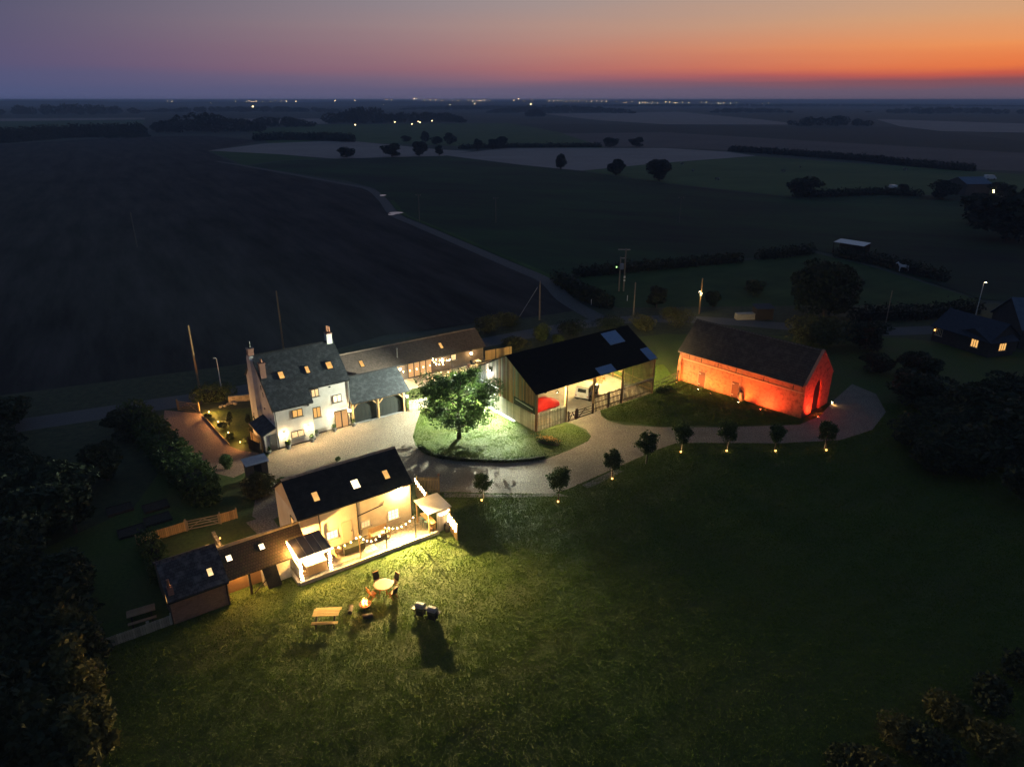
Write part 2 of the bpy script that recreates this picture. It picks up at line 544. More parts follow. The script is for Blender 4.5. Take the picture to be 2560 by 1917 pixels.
# ------------------------------------------------------------------ terrain
def field_mat(name, c1, c2, deg, row, amt=.5, sc=.05):
    """soil or crop with drill rows running along deg"""
    m = bpy.data.materials.new(name)
    m.use_nodes = True
    t = m.node_tree
    N, L = t.nodes, t.links
    b = N['Principled BSDF']
    b.inputs['Roughness'].default_value = .95
    b.inputs['Specular IOR Level'].default_value = .1
    tcn = N.new('ShaderNodeTexCoord')
    mp = N.new('ShaderNodeMapping')
    mp.vector_type = 'TEXTURE'
    mp.inputs['Rotation'].default_value = (0, 0, R(deg))
    L.new(tcn.outputs['Object'], mp.inputs[0])
    ms = N.new('ShaderNodeMapping')
    ms.inputs['Scale'].default_value = (.02, 1 / row, 1)
    L.new(mp.outputs[0], ms.inputs[0])
    n1 = N.new('ShaderNodeTexNoise')
    n1.inputs['Scale'].default_value = 1
    n1.inputs['Detail'].default_value = 6
    n1.inputs['Roughness'].default_value = .7
    L.new(ms.outputs[0], n1.inputs[0])
    n2 = N.new('ShaderNodeTexNoise')
    n2.inputs['Scale'].default_value = sc
    n2.inputs['Detail'].default_value = 7
    L.new(tcn.outputs['Object'], n2.inputs[0])
    mx = N.new('ShaderNodeMix')
    mx.inputs[0].default_value = amt
    L.new(n2.outputs[0], mx.inputs[2])
    L.new(n1.outputs[0], mx.inputs[3])
    r = N.new('ShaderNodeValToRGB')
    r.color_ramp.elements[0].position = .36
    r.color_ramp.elements[1].position = .66
    r.color_ramp.elements[0].color = tuple(c1) + (1,)
    r.color_ramp.elements[1].color = tuple(c2) + (1,)
    L.new(mx.outputs[0], r.inputs[0])
    L.new(r.outputs[0], b.inputs['Base Color'])
    return m
base_m = field_mat('far_farmland', (.050, .062, .050), (.085, .088, .070), 12, 30, .4, .004)
plough = field_mat('ploughed_soil', (.010, .010, .010), (.064, .054, .050), 119, 7.0, .82, .05)
seedling = field_mat('sprouting_crop', (.016, .016, .018), (.036, .088, .032), -22, 18, .55, .010)
stubble = field_mat('pale_stubble', (.27, .225, .20), (.36, .305, .27), 4, 9, .5, .02)
greenf = field_mat('pasture_green', (.046, .088, .034), (.088, .140, .054), 15, 12, .4, .03)
bluegreen = field_mat('dark_crop', (.030, .040, .036), (.046, .056, .046), 10, 20, .4, .02)
brownf = field_mat('brown_field', (.11, .094, .086), (.155, .133, .12), 6, 14, .5, .02)
rankg = field_mat('rank_grass', (.030, .065, .020), (.060, .11, .032), 30, 4, .4, .05)
paddock_m = field_mat('paddock_grass', (.026, .050, .018), (.060, .095, .032), 35, 3, .35, .12)

GR = 11000
mb = MB()
ring = [(GR * math.cos(a), GR * math.sin(a)) for a in np.linspace(0, 2 * math.pi, 49)[:-1]]
struct('ground', MB().sheet(ring, -.12), base_m)
FZ = [0]
def field(name, m, pts, px=True):
    FZ[0] += 1
    poly = [G(*p)[:2] for p in pts] if px else pts
    return struct(name, MB().sheet(poly, -.10 + .006 * FZ[0]), m)
field('pasture', greenf, [(0, 304), (362, 300), (352, 322), (0, 334)])
field('stubble_field', stubble, [(-60, 297), (362, 294.5), (362, 299), (-60, 304)])
field('stubble_field', stubble, [(583, 297), (822, 296.5), (820, 310), (692, 311)])
field('pasture', greenf, [(614, 325), (800, 312), (1268, 308), (1402, 330), (1512, 359), (1512, 371), (1268, 371), (800, 352), (676, 360)])
field('crop_field', bluegreen, [(1288, 310), (1660, 313), (2006, 316), (2250, 318), (2620, 359), (2620, 386), (1660, 331), (1410, 334)])
field('stubble_field', stubble, [(1357, 285), (1700, 280), (1904, 299), (2010, 312), (1660, 311), (1500, 301)])
field('stubble_field', stubble, [(2189, 298), (2620, 311), (2620, 333), (2352, 328), (2250, 316)])
field('brown_field', brownf, [(1405, 334), (1660, 331), (2620, 386), (2620, 430), (2429, 423), (1823, 376), (1660, 369), (1512, 368)])
field('stubble_field', stubble, [(517, 377), (661, 359), (860, 351), (1100, 374), (1180, 378), (1109, 390), (836, 397), (700, 386)])
field('stubble_field', stubble, [(1109, 388), (1268, 370), (1660, 370), (1823, 380), (1890, 390), (1660, 407), (1455, 427), (1300, 412)])
field('pasture', greenf, [(1459, 427), (1660, 407), (1888, 391), (2429, 427), (2600, 440), (2600, 490), (2352, 487), (1977, 492), (1660, 457)])
field('rank_grass', rankg, [(521, 377), (700, 386), (809, 398), (700, 402), (612, 414)])
field('sprouting_field', seedling, [(612, 415), (720, 402), (836, 398), (1109, 390), (1300, 413), (1459, 429), (1660, 459), (1977, 494), (2352, 489), (2620, 492), (2620, 760), (2456, 748), (2170, 655), (2038, 626),
      (1870, 645), (1430, 684), (1385, 700), (1275, 655), (1060, 560), (1000, 535), (968, 498), (935, 470), (868, 452), (720, 430)])
field('ploughed_field', plough, [(-400, 380), (0, 362), (330, 343), (520, 340), (650, 352), (517, 378), (612, 418), (715, 434), (860, 459), (922, 475), (950, 502), (978, 540), (1040, 568), (1262, 664), (1352, 704), (1470, 775)]
      + [(p[0], p[1]) for p in []] + [(1200, 806), (960, 838), (600, 940), (370, 986), (0, 1040), (-700, 1160)])
field('paddock', paddock_m, [(1440, 690), (1875, 650), (2035, 632), (2180, 667), (2456, 752), (2440, 772), (2100, 796), (1600, 800), (1500, 745)])

# roads: ribbons from centre lines
def ribbon(name, pts, w, z, m):
    P = [Vector((p[0], p[1], 0)) for p in pts]
    # smooth
    Q = []
    for i in range(len(P) - 1):
        p0, p1, p2, p3 = P[max(i - 1, 0)], P[i], P[i + 1], P[min(i + 2, len(P) - 1)]
        for k in range(6):
            t = k / 6
            Q.append(.5 * ((2 * p1) + (p2 - p0) * t + (2 * p0 - 5 * p1 + 4 * p2 - p3) * t * t + (3 * p1 - p0 - 3 * p2 + p3) * t ** 3))
    Q.append(P[-1])
    vs, fs = [], []
    for i, q in enumerate(Q):
        dd = (Q[min(i + 1, len(Q) - 1)] - Q[max(i - 1, 0)]).normalized()
        n = Vector((-dd.y, dd.x, 0)) * (w / 2)
        vs += [(q.x - n.x, q.y - n.y, z), (q.x + n.x, q.y + n.y, z)]
        if i:
            j = 2 * i
            fs.append((j - 2, j, j + 1, j - 1))
    return struct(name, MB().add(vs, fs), m)
struct('verge', MB().sheet([(-80, 20), (95, 20), (110, 100), (95, 124), (40, 122), (14, 121), (-36, 93), (-80, 74)], -.008), rough_grass)
ribbon('road', [(-110, 50), (-75, 65), (-57, 71.8), (-43, 78.2), (-34, 82.6), (-10, 98), (6, 108), (18, 113.6), (32, 113.6), (48, 109), (62, 107.5), (100, 114)], 4.0, .006, asphalt)
ribbon('lane', [(15, 113), (10, 126), (6.9, 141), (-1, 157), (-27, 209), (-37.4, 230), (-47, 265), (-58, 298), (-73, 319), (-144, 405), (-175, 440)], 3.4, .05, track)
ribbon('lane_verge', [(13, 134), (9.6, 141), (1.7, 158), (-24.2, 210), (-34.5, 231), (-44, 265)], 1.6, .055, rankg)
for i, (px, py, a, b) in enumerate([(990, 533, 2.2, 2.2), (979, 537, 1.2, 1.6), (957, 489, 1.2, 2.2)]):
    c = G(px, py)
    w = mat('puddle_water', (.20, .22, .26), rough=.04, spec=1.0, metal=.9)
    struct('puddle', MB().sheet([(c[0] + a * math.cos(t) * (1 + .2 * math.sin(3 * t)), c[1] + b * math.sin(t)) for t in np.linspace(0, 6.28, 15)[:-1]], .07), w)

# low far hills closing the plain
hx = np.linspace(-7600, 7600, 120)
vs, fs = [], []
for i, x in enumerate(hx):
    top = 23 + 5 * math.sin(x * .0011 + 1) + 3 * math.sin(x * .0043) + 2 * math.sin(x * .011) - max(0, x - 900) * .0062
    for y, z in ((5200, -.5), (5700, top * .42), (6300, top * .80), (6900, top), (7600, -.5)):
        vs.append((x, y, z if z < 0 else z + 1.2 * math.sin(x * .02 + y)))
    if i:
        for k in range(4):
            a = (i - 1) * 5 + k
            fs.append((a, a + 5, a + 6, a + 1))
struct('hills', MB().add(vs, fs), base_m)
def hill_z(x, y):
    top = 23 + 5 * math.sin(x * .0011 + 1) + 3 * math.sin(x * .0043) + 2 * math.sin(x * .011) - max(0, x - 900) * .0062
    return float(np.interp(y, [5200, 5700, 6300, 6900], [-.5, top * .42, top * .8, top]))

# ------------------------------------------------------------------ lawn, gravel, paving
LAWN = [(-34, 22), (70, 22), (84, 40), (84, 92), (60, 104), (24, 106), (9, 101), (-2, 92), (-12, 84), (-31, 77.5), (-36.2, 76.0), (-34, 55), (-40, 46)]
struct('lawn', MB().sheet(LAWN, .004), lawn_m)
YARD = [(650, 1168), (672, 1138), (690, 1112), (870, 1048), (1000, 1020), (1052, 1026), (1040, 1060), (1032, 1090), (1038, 1112), (1054, 1128), (1090, 1143), (1135, 1152), (1271, 1157), (1340, 1152), (1369, 1146), (1425, 1125), (1470, 1103),
        (1478, 1090), (1466, 1074), (1434, 1060), (1410, 1054), (1500, 1020), (1503, 1040), (1520, 1052), (1560, 1062), (1651, 1068), (1800, 1068), (1998, 1062), (2050, 1040), (2085, 1000), (2130, 960), (2190, 985), (2215, 1030), (2180, 1075),
        (2100, 1100), (1950, 1108), (1760, 1107), (1690, 1108), (1640, 1125), (1560, 1160), (1480, 1196), (1420, 1222), (1385, 1234), (1240, 1233), (1095, 1229), (1060, 1200), (900, 1230), (700, 1290), (660, 1310), (630, 1290), (640, 1240), (690, 1200)]
YARDW = [G(*p)[:2] for p in YARD]
struct('gravel_yard', MB().sheet(YARDW, .012), gravel)
DRIVEW = [(-41.0, 76.6), (-36.3, 75.7), (-35.7, 74.9), (-32.8, 71.0), (-29.9, 67.3), (-28.2, 66.2), (-25.7, 65.6), (-24.8, 63.6), (-27, 60.5), (-29.5, 61.6), (-32.5, 64.5), (-36.2, 68.6), (-39.4, 72.6)]
struct('gravel_drive', MB().sheet(DRIVEW, .010), pinkgravel)
# worn bare strip where the grass meets the drive
struct('worn_path', MB().sheet([G(*p)[:2] for p in [(1110, 1231), (1240, 1236), (1400, 1234), (1420, 1240), (1300, 1243), (1110, 1243)]], .016), gravel2)
struct('worn_path', MB().sheet([G(*p)[:2] for p in [(1455, 1213), (1540, 1172), (1560, 1178), (1490, 1212), (1470, 1220)]], .016), gravel2)
CF = Frame((-16.53, 47.27), 35.5)      # cottage
LF = Frame((-23.57, 39.76), 35.5)      # low brick house
HF = Frame((-24.49, 66.53), 35.5)      # farmhouse
GF = Frame((-17.94, 72.61), 34.5)      # garage and annex
BF = Frame((2.64, 70.71), 36.8)        # open barn
RF = Frame((21.72, 86.56), -47.1)      # red brick barn
def fr_poly(F, pts):
    return [F.w(*p)[:2] for p in pts]
struct('gravel_path', MB().sheet(fr_poly(CF, [(-2.2, 8.2), (-.1, 8.2), (-.1, .5), (-1.1, .5), (-1.6, 3.0)]), .014), gravel)
struct('concrete_floor', MB().sheet(fr_poly(BF, [(.05, .05), (18.6, .05), (18.6, 10.5), (.05, 10.5)]), .03), concrete)
struct('terrace', MB().extz(fr_poly(GF, [(8.2, 5.6), (13, 5.9), (17.5, 7.4), (24.5, 7.6), (24.5, 9.0), (8.2, 9.0)]), 0, .08), mat('terrace_paving', (.40, .31, .21), (.50, .40, .28), scale=2, bump=.3))
PATW = fr_poly(CF, [(-1.4, -2.95), (10.65, -2.95), (10.65, -.0), (-1.4, -.0)])

def inside(poly, X, Y):
    poly = np.asarray(poly, float)
    r = np.zeros(X.shape, bool)
    j = len(poly) - 1
    for i in range(len(poly)):
        xi, yi = poly[i]
        xj, yj = poly[j]
        c = ((yi > Y) != (yj > Y)) & (X < (xj - xi) * (Y - yi) / (yj - yi + 1e-12) + xi)
        r ^= c
        j = i
    return r
MASKS = [YARDW, DRIVEW, PATW, fr_poly(CF, [(-1.2, -.1), (9.7, -.1), (9.7, 6), (-1.2, 8.3)]), fr_poly(LF, [(0, 0), (3.9, 0), (3.9, 1.2), (6.4, 1.2), (6.4, .5), (10.2, .5), (10.2, 5), (0, 5.2)]), fr_poly(BF, [(0, 0), (18.7, 0), (18.7, 10.6), (0, 10.6)]),
         fr_poly(RF, [(0, 0), (16.8, 0), (16.8, 6.65), (0, 6.65)]), fr_poly(GF, [(8.2, 5.6), (24.5, 6.5), (24.5, 14), (8.2, 14)])]
def grass(name, label, poly, n, h, w, seed):
    r = np.random.default_rng(seed)
    P = np.asarray(poly)
    lo, hi = P.min(0), P.max(0)
    X = r.uniform(lo[0], hi[0], n)
    Y = r.uniform(lo[1], hi[1], n)
    k = inside(P, X, Y)
    for mk in MASKS:
        k &= ~inside(mk, X, Y)
    X, Y = X[k], Y[k]
    n = len(X)
    tuft = .55 + .45 * np.sin(X * 1.7 + np.sin(Y * 1.3) * 2) * np.sin(Y * 2.1 + np.sin(X * .9) * 2) + .5 * np.sin(X * .6 - Y * .8) ** 2
    hh = h * (.5 + r.random(n)) * (.5 + .6 * np.clip(tuft, 0, 2))
    a = r.uniform(0, 2 * np.pi, n)
    ww = w * (.6 + .8 * r.random(n)) / 2
    lean = hh * r.uniform(.1, .9, n)
    la = r.uniform(0, 2 * np.pi, n)
    V = np.empty((n, 3, 3))
    V[:, 0] = np.stack([X - ww * np.cos(a), Y - ww * np.sin(a), np.full(n, .003)], 1)
    V[:, 1] = np.stack([X + ww * np.cos(a), Y + ww * np.sin(a), np.full(n, .003)], 1)
    V[:, 2] = np.stack([X + lean * np.cos(la), Y + lean * np.sin(la), hh], 1)
    me = npmesh(name, V.reshape(-1, 3), np.arange(3 * n).reshape(-1, 3))
    o = mkobj(name, me, blade_m)
    o['kind'] = 'stuff'
    return tag(o, label, 'grass')
near = [(-26, 22.5), (44, 22.5), (66, 40), (66, 80), (36, 78), (22, 72), (8, 66), (-6, 58.6), (-7.2, 55.8), (-18, 46), (-24, 40), (-31, 36)]
grass('lawn_grass', 'rough mown grass of the wide front lawn below the cottage patio', near, 1300000, .075, .05, 1)
round_poly = [G(*p)[:2] for p in [(1032, 1095), (1054, 1130), (1135, 1152), (1271, 1157), (1369, 1147), (1470, 1103), (1478, 1090), (1434, 1060), (1340, 1080), (1180, 985), (1060, 985)]]
grass('roundel_grass', 'short bright grass of the round lawn under the big tree', round_poly, 120000, .05, .04, 2)
grass('barn_grass', 'grass of the strip between the slatted barn and red barn', [BF.w(9, -.1)[:2], BF.w(18.9, -.2)[:2], BF.w(19.5, 12)[:2], (21, 92), RF.w(-.5, -.1)[:2], RF.w(16.8, -.1)[:2], G(2000, 1060)[:2], G(1651, 1066)[:2], G(1520, 1050)[:2]], 130000, .07, .05, 3)

ORDN = ('first', 'second', 'third', 'fourth', 'fifth', 'sixth', 'seventh', 'eighth')

# ------------------------------------------------------------------ building pieces
def window(parent, loc, rz, w, h, cols=2, rows=1, pane=None, frame=None, sill=True, t=.07, name='window', bar=.035):
    """frame with its panes and sill; local x along the wall, -y out of it, z up from the bottom edge"""
    pane, frame = pane or pane_y, frame or dark_frame
    m = MB()
    m.box(-w / 2, w / 2, -.06, .02, 0, t).box(-w / 2, w / 2, -.06, .02, h - t, h)
    m.box(-w / 2, -w / 2 + t, -.06, .02, t, h - t).box(w / 2 - t, w / 2, -.06, .02, t, h - t)
    iw, ih = w - 2 * t, h - 2 * t
    for i in range(1, cols):
        x = -w / 2 + t + iw * i / cols
        m.box(x - bar, x + bar, -.055, .015, t, h - t)
    for i in range(1, rows):
        z = t + ih * i / rows
        m.box(-w / 2 + t, w / 2 - t, -.052, .012, z - bar * .6, z + bar * .6)
    f = part(name, m, frame, parent, loc, rz)
    pw, ph = iw / cols, ih / rows
    key = 'pane_%.2f_%.2f_%s' % (pw, ph, pane.name)
    me = bpy.data.meshes.get(key) or MB().box(-pw / 2, pw / 2, -.03, -.02, 0, ph).mesh(key)
    for i in range(cols):
        for j in range(rows):
            part('pane', me, pane, f, (-w / 2 + t + pw * (i + .5), 0, t + ph * j))
    if sill:
        part('sill', MB().box(-w / 2 - .1, w / 2 + .1, -.13, 0, -.07, 0), mat('stone_sill', (.30, .28, .24), rough=.8), f)
    return f
def skylight(parent, x, y, w, l, z0, m, pane=None, label=None):
    """roof window lying on the slope z = z0 + m*y"""
    a = math.atan(m)
    fr = MB()
    h = .06
    fr.box(-w / 2 - .06, w / 2 + .06, -l / 2 - .06, -l / 2, 0, h).box(-w / 2 - .06, w / 2 + .06, l / 2, l / 2 + .06, 0, h)
    fr.box(-w / 2 - .06, -w / 2, -l / 2, l / 2, 0, h).box(w / 2, w / 2 + .06, -l / 2, l / 2, 0, h)
    s = part('skylight', fr, dark_frame, parent, (x, y, z0 + m * y + .01), rot=(a, 0, 0))
    part('pane', MB().box(-w / 2, w / 2, -l / 2, l / 2, .02, .035), pane or pane_o, s)
    return s
def slope(parent, x0, x1, y0, z0, y1, z1, m, t=.11, name='roof'):
    return part(name, MB().extx([(y0, z0), (y1, z1), (y1, z1 - t), (y0, z0 - t)], x0, x1), m, parent)
def ridge(parent, x0, x1, y, z, m, step=.45, w=.26):
    n = max(1, round((x1 - x0) / step))
    s = (x1 - x0) / n
    key = 'ridge_%.3f_%.2f' % (s, w)
    me = bpy.data.meshes.get(key)
    if not me:
        k = MB().extx([(-w / 2, -.09), (-w / 4, .02), (0, .06), (w / 4, .02), (w / 2, -.09)], .006, s - .006)
        me = k.mesh(key)
    for i in range(n):
        part('ridge_tile', me, m, parent, (x0 + i * s, y, z + random.uniform(-.008, .008)))
def pot_on(parent, x, y, z, m=None, h=.5, r=.13):
    return part('chimney_pot', MB().lathe([(r * 1.15, 0), (r, .06), (r * .82, h * .8), (r * 1.0, h * .84), (r * .95, h)], 10, (x, y, z)), m or terracotta, parent)
def gutter(parent, x0, x1, y, z, m=None):
    part('gutter', MB().box(x0, x1, y - .1, y, z - .09, z), m or black_metal, parent)
def downpipe(parent, x, y, z0, z1, m=None):
    part('downpipe', MB().tube([(x, y - .06, z0), (x, y - .06, z1)], .045, 6), m or black_metal, parent)
def wall_lamp(label, loc, rz, power, color=WARM, group='lit wall lanterns', sz=1.0, lens=None):
    """up-and-down wall lantern; local -y points away from the wall"""
    t = thing('wall_lamp', label, 'wall lamp', loc, rz, group)
    part('back_plate', MB().box(-.05, .05, -.03, 0, -.14, .14), black_metal, t)
    part('hood', MB().box(-.08 * sz, .08 * sz, -.22, -.03, .14, .17), black_metal, t)
    part('base', MB().box(-.08 * sz, .08 * sz, -.22, -.03, -.17, -.14), black_metal, t)
    part('glass', MB().box(-.065 * sz, .065 * sz, -.2, -.06, -.13, .13), lens or lens_m, t)
    lamp(t, (0, -.36, 0), power * .5, color, .06)
    lamp(t, (0, -.3, -.05), power * 2.3, color, .06, 'SPOT', (R(-48), 0, 0), 130, .5)
    return t

# ------------------------------------------------------------------ white farmhouse
h = thing('farmhouse', 'tall white rendered farmhouse with catslide slate roof and three lit skylights', 'house', HF.o + (0,), HF.a)
m_, z_ = .861, 4.67
def hz(y):
    return z_ + m_ * y
part('wall', MB().extx([(0, 0), (0, 4.5), (5.03, 8.8), (8.7, 5.62), (8.7, 0)], 0, 4.05), white_wall, h)
part('wall', MB().extx([(1.2, 0), (1.2, 5.55), (5.03, 8.8), (8.68, 5.6), (8.68, 0)], 4.0, 8.8), white_wall, h)
part('plinth', MB().box(-.02, 4.07, -.03, 0, 0, .14).box(4.07, 8.82, 1.17, 1.2, 0, .14), mat('dark_plinth', (.05, .045, .04)), h)
slope(h, -.14, 4.2, -.2, hz(-.2), 5.03, hz(5.03), slate)
slope(h, 4.2, 8.95, 1.02, hz(1.02), 5.03, hz(5.03), slate)
slope(h, -.14, 8.95, 8.95, 5.6, 5.03, hz(5.03) - .002, slate)
part('barge_board', MB().extx([(-.2, hz(-.2) - .12), (5.03, hz(5.03) - .12), (5.03, hz(5.03) - .3), (-.2, hz(-.2) - .3)], -.16, -.12), black_metal, h)
ridge(h, -.14, 8.95, 5.03, hz(5.03) + .02, slate_dark)
gutter(h, -.1, 4.15, -.19, hz(-.2) - .08)
gutter(h, 4.2, 8.9, 1.03, hz(1.02) - .08)
downpipe(h, .12, 0, 0, 4.4)
downpipe(h, 8.7, 1.2, 0, 5.4)
ch = part('chimney', MB().box(-.42, .0, 4.55, 5.95, 0, 8.5).extx([(4.55, 8.5), (5.95, 8.5), (5.6, 8.95), (4.9, 8.95)], -.42, 0), white_wall, h, label='white rendered chimney breast running up the gable')
part('stack', MB().box(-.40, .18, 4.95, 5.55, 8.9, 9.62).box(-.46, .24, 4.89, 5.61, 9.62, 9.76), red_brick2, ch)
pot_on(ch, -.1, 5.25, 9.76, black_metal, .75, .12)
ch = part('chimney', MB().box(0, .55, 2.75, 3.3, 6.5, 8.55).box(-.05, .6, 2.7, 3.35, 8.55, 8.7), red_brick2, h, label='small brick chimney on the front slope')
pot_on(ch, .27, 3.02, 8.7, None, .42, .11)
ch = part('chimney', MB().box(8.15, 8.75, 4.7, 5.4, 8.3, 9.85), white_wall, h, label='white chimney with clay pots at the right end')
part('cap', MB().box(8.1, 8.8, 4.65, 5.45, 9.85, 9.95), red_brick2, ch)
pot_on(ch, 8.33, 5.05, 9.95, None, .8)
pot_on(ch, 8.6, 5.05, 9.95, None, .7)
for x, y, w, l in ((2.06, 2.7, .52, .82), (4.9, 2.7, .38, .82), (7.36, 2.68, .6, .84)):
    skylight(h, x, y, w, l, z_, m_)
window(h, (4.94, 1.2, 4.36), 0, .86, .92, 2)
window(h, (7.33, 1.2, 3.14), 0, 1.0, .88, 2, 1, pane_w)
window(h, (4.92, 1.2, 1.92), 0, .88, 1.24, 2, 1, pane_o)
window(h, (2.43, 0, 3.1), 0, 1.12, .88, 2, 1, pane_o)
window(h, (2.22, 0, .82), 0, 1.4, .76, 2, 1, pane_y)
dr = part('door', MB().box(-.78, .78, -.07, .0, 2.0, 2.1).box(-.78, -.71, -.07, 0, 0, 2.0).box(.71, .78, -.07, 0, 0, 2.0).box(-.06, .06, -.07, 0, 0, 2.0), dark_frame, h, (7.62, 1.2, .0), label='double glazed front door with warm light behind')
for s in (-1, 1):
    part('pane', MB().box(-.325, .325, -.03, -.02, .06, 2.0), pane_dim, dr, (s * .385, 0, 0))
for y, z in ((3.4, 5.6), (2.95, 4.95)):
    part('slit_window', MB().box(-.03, .0, y - .09, y + .09, z, z + .5), dark_frame, h)
for y, z in ((3.0, 3.5), (1.2, 2.9)):
    part('vent', MB().box(-.05, .0, y - .08, y + .08, z, z + .16), dark_frame, h)
part('alarm_box', MB().box(3.55, 3.75, -.07, 0, 4.05, 4.2), black_metal, h)
part('alarm_box', MB().box(6.5, 6.72, 1.12, 1.2, 5.05, 5.2), black_metal, h)
lt = part('lean_to', MB().exty([(-1.3, 0), (-1.3, 1.9), (0, 2.38), (0, 0)], .0, 3.9), white_wall, h, label='small lean to porch against the gable')
part('roof', MB().exty([(-1.62, 1.85), (.02, 2.46), (.02, 2.56), (-1.62, 1.95)], -.2, 4.05), slate, lt)
part('door', MB().box(-.78, -.05, -.05, .0, 0, 1.78).box(-.84, .0, -.035, 0, 1.78, 1.86), door_grey, lt)
part('handle', MB().box(-.70, -.66, -.1, -.05, .9, 1.0), grey_metal, lt)
for lab, x, y, z in (('wall lantern at the left end of the white farmhouse, by the grey side door', .77, 0, 1.53), ('wall lantern right of the lower left farmhouse window', 3.49, 0, 1.56),
                     ('wall lantern left of the glazed farmhouse door', 6.5, 1.2, 1.84), ('wall lantern between the farmhouse door and the garage', 8.62, 1.2, 1.85)):
    wall_lamp(lab, HF.w(x, y, z), HF.a, 210, WARM)

# ------------------------------------------------------------------ planters along the farmhouse
def leafquads(C, size, r, up=.35):
    n = len(C)
    nr = r.normal(size=(n, 3))
    nr[:, 2] += up
    nr /= np.linalg.norm(nr, axis=1, keepdims=True) + 1e-9
    t = r.normal(size=(n, 3))
    a = np.cross(nr, t)
    a /= np.linalg.norm(a, axis=1, keepdims=True) + 1e-9
    b = np.cross(nr, a)
    s = (size * (.55 + .9 * r.random(n)))[:, None]
    a, b = a * s, b * s * .5
    V = np.stack([C - a, C + b, C + a, C - b], 1)
    return V.reshape(-1, 3)
def leafmesh(name, C, size, r, up=.35):
    V = leafquads(np.asarray(C), size, r, up)
    return npmesh(name, V, np.arange(len(V)).reshape(-1, 4))
def ball(n, c, rad, r, inner=.55):
    d = r.normal(size=(n, 3))
    d /= np.linalg.norm(d, axis=1, keepdims=True)
    q = (inner ** 3 + (1 - inner ** 3) * r.random(n)) ** (1 / 3)
    return d * q[:, None] * np.asarray(rad) + np.asarray(c)
def planter(label, loc, s=1.0, m=None, leaf=None, seed=0):
    r = np.random.default_rng(seed + 50)
    t = thing('planter', label, 'planter', loc, 0, 'planters along the farmhouse wall')
    part('pot', MB().lathe([(.17 * s, 0), (.24 * s, .34 * s), (.27 * s, .36 * s), (.27 * s, .42 * s), (.22 * s, .42 * s)], 12), m or pot_grey, t)
    C = ball(170, (0, 0, .62 * s), (.24 * s, .24 * s, .30 * s), r, .2)
    part('plant', leafmesh('planter_plant', C, .075 * s, r), leaf or leaf_lt, t)
    return t
for i, (lab, x, y, s) in enumerate((('potted shrub at the farmhouse side porch, leftmost of the planters', -1.05, -.4, .85), ('large planter under the lantern by the lower left farmhouse window', .95, -.45, 1.15),
        ('planter at the corner where the white farmhouse wall steps back', 3.55, -.35, 1.05), ('small planter tucked into the step of the farmhouse wall', 4.5, .75, .8),
        ('planter left of the glazed farmhouse door', 6.5, .75, 1.0), ('planter right of the glazed farmhouse door, next to the garage', 8.75, .72, 1.0))):
    planter(lab, HF.w(x, y), s, None, leaf_lt if i % 2 else leaf_m, i)

# ------------------------------------------------------------------ garage
g = thing('garage', 'two bay garage with green slate roof, oak posts and dark doors', 'garage', GF.o + (0,), GF.a)
gm = .6
part('wall', MB().extx([(.35, 0), (.35, 2.7), (3.0, 4.3), (5.8, 2.6), (5.8, 0)], .02, 6.5), white_wall, g)
slope(g, .02, 7.15, -.25, 2.66, 3.0, 4.6, slate)
slope(g, .02, 7.15, 6.0, 2.6, 3.0, 4.598, slate)
ridge(g, 1.0, 7.15, 3.0, 4.63, slate_dark)
gutter(g, .02, 7.1, -.26, 2.6)
for x in (.12, 3.2, 6.42):
    part('post', MB().box(x - .09, x + .09, -.12, .08, .06, 2.38), oak, g)
part('beam', MB().box(.02, 6.6, -.11, .09, 2.38, 2.56), oak, g)
for x, s in ((.2, 1), (3.1, -1), (3.3, 1), (6.34, -1)):
    part('brace', MB().bar((x, -.02, 1.85), (x + s * .5, -.02, 2.36), .1, .12), oak, g)
for x0, x1 in ((.25, 3.08), (3.32, 6.32)):
    d_ = part('door', MB().box(x0, x1, .22, .34, .06, 2.36), door_dark, g)
    n = 6
    me = MB().box(0, (x1 - x0) / n - .02, .2, .22, .08, 2.34).mesh('garage_door_board')
    for i in range(n):
        part('board', me, door_dark, d_, (x0 + .01 + i * (x1 - x0) / n, 0, 0))
    part('threshold', MB().box(x0, x1, -.1, .22, .02, .06), grey_metal, g)
part('end_wall', MB().box(6.52, 6.72, -.05, 1.2, 0, 2.4), door_dark, g)
wall_lamp('wall lantern on the right end post of the two bay garage', GF.w(6.78, -.05, 1.95), GF.a, 110, WARM)
pf = thing('picket_fence', 'short pale picket fence between garage end and the big tree', 'fence', GF.w(6.9, -.35), GF.a - R(8))
me = MB().box(-.05, .05, -.015, .015, .05, 1.35).add([(-.05, -.015, 1.35), (.05, -.015, 1.35), (.05, .015, 1.35), (-.05, .015, 1.35), (0, 0, 1.43)], [(0, 1, 4), (1, 2, 4), (2, 3, 4), (3, 0, 4)]).mesh('picket')
for i in range(15):
    part('picket', me, pale_wood, pf, (.1 + i * .15, 0, 0))
part('rail', MB().box(0, 2.3, .015, .05, .35, .43), pale_wood, pf)
part('rail', MB().box(0, 2.3, .015, .05, 1.0, 1.08), pale_wood, pf)

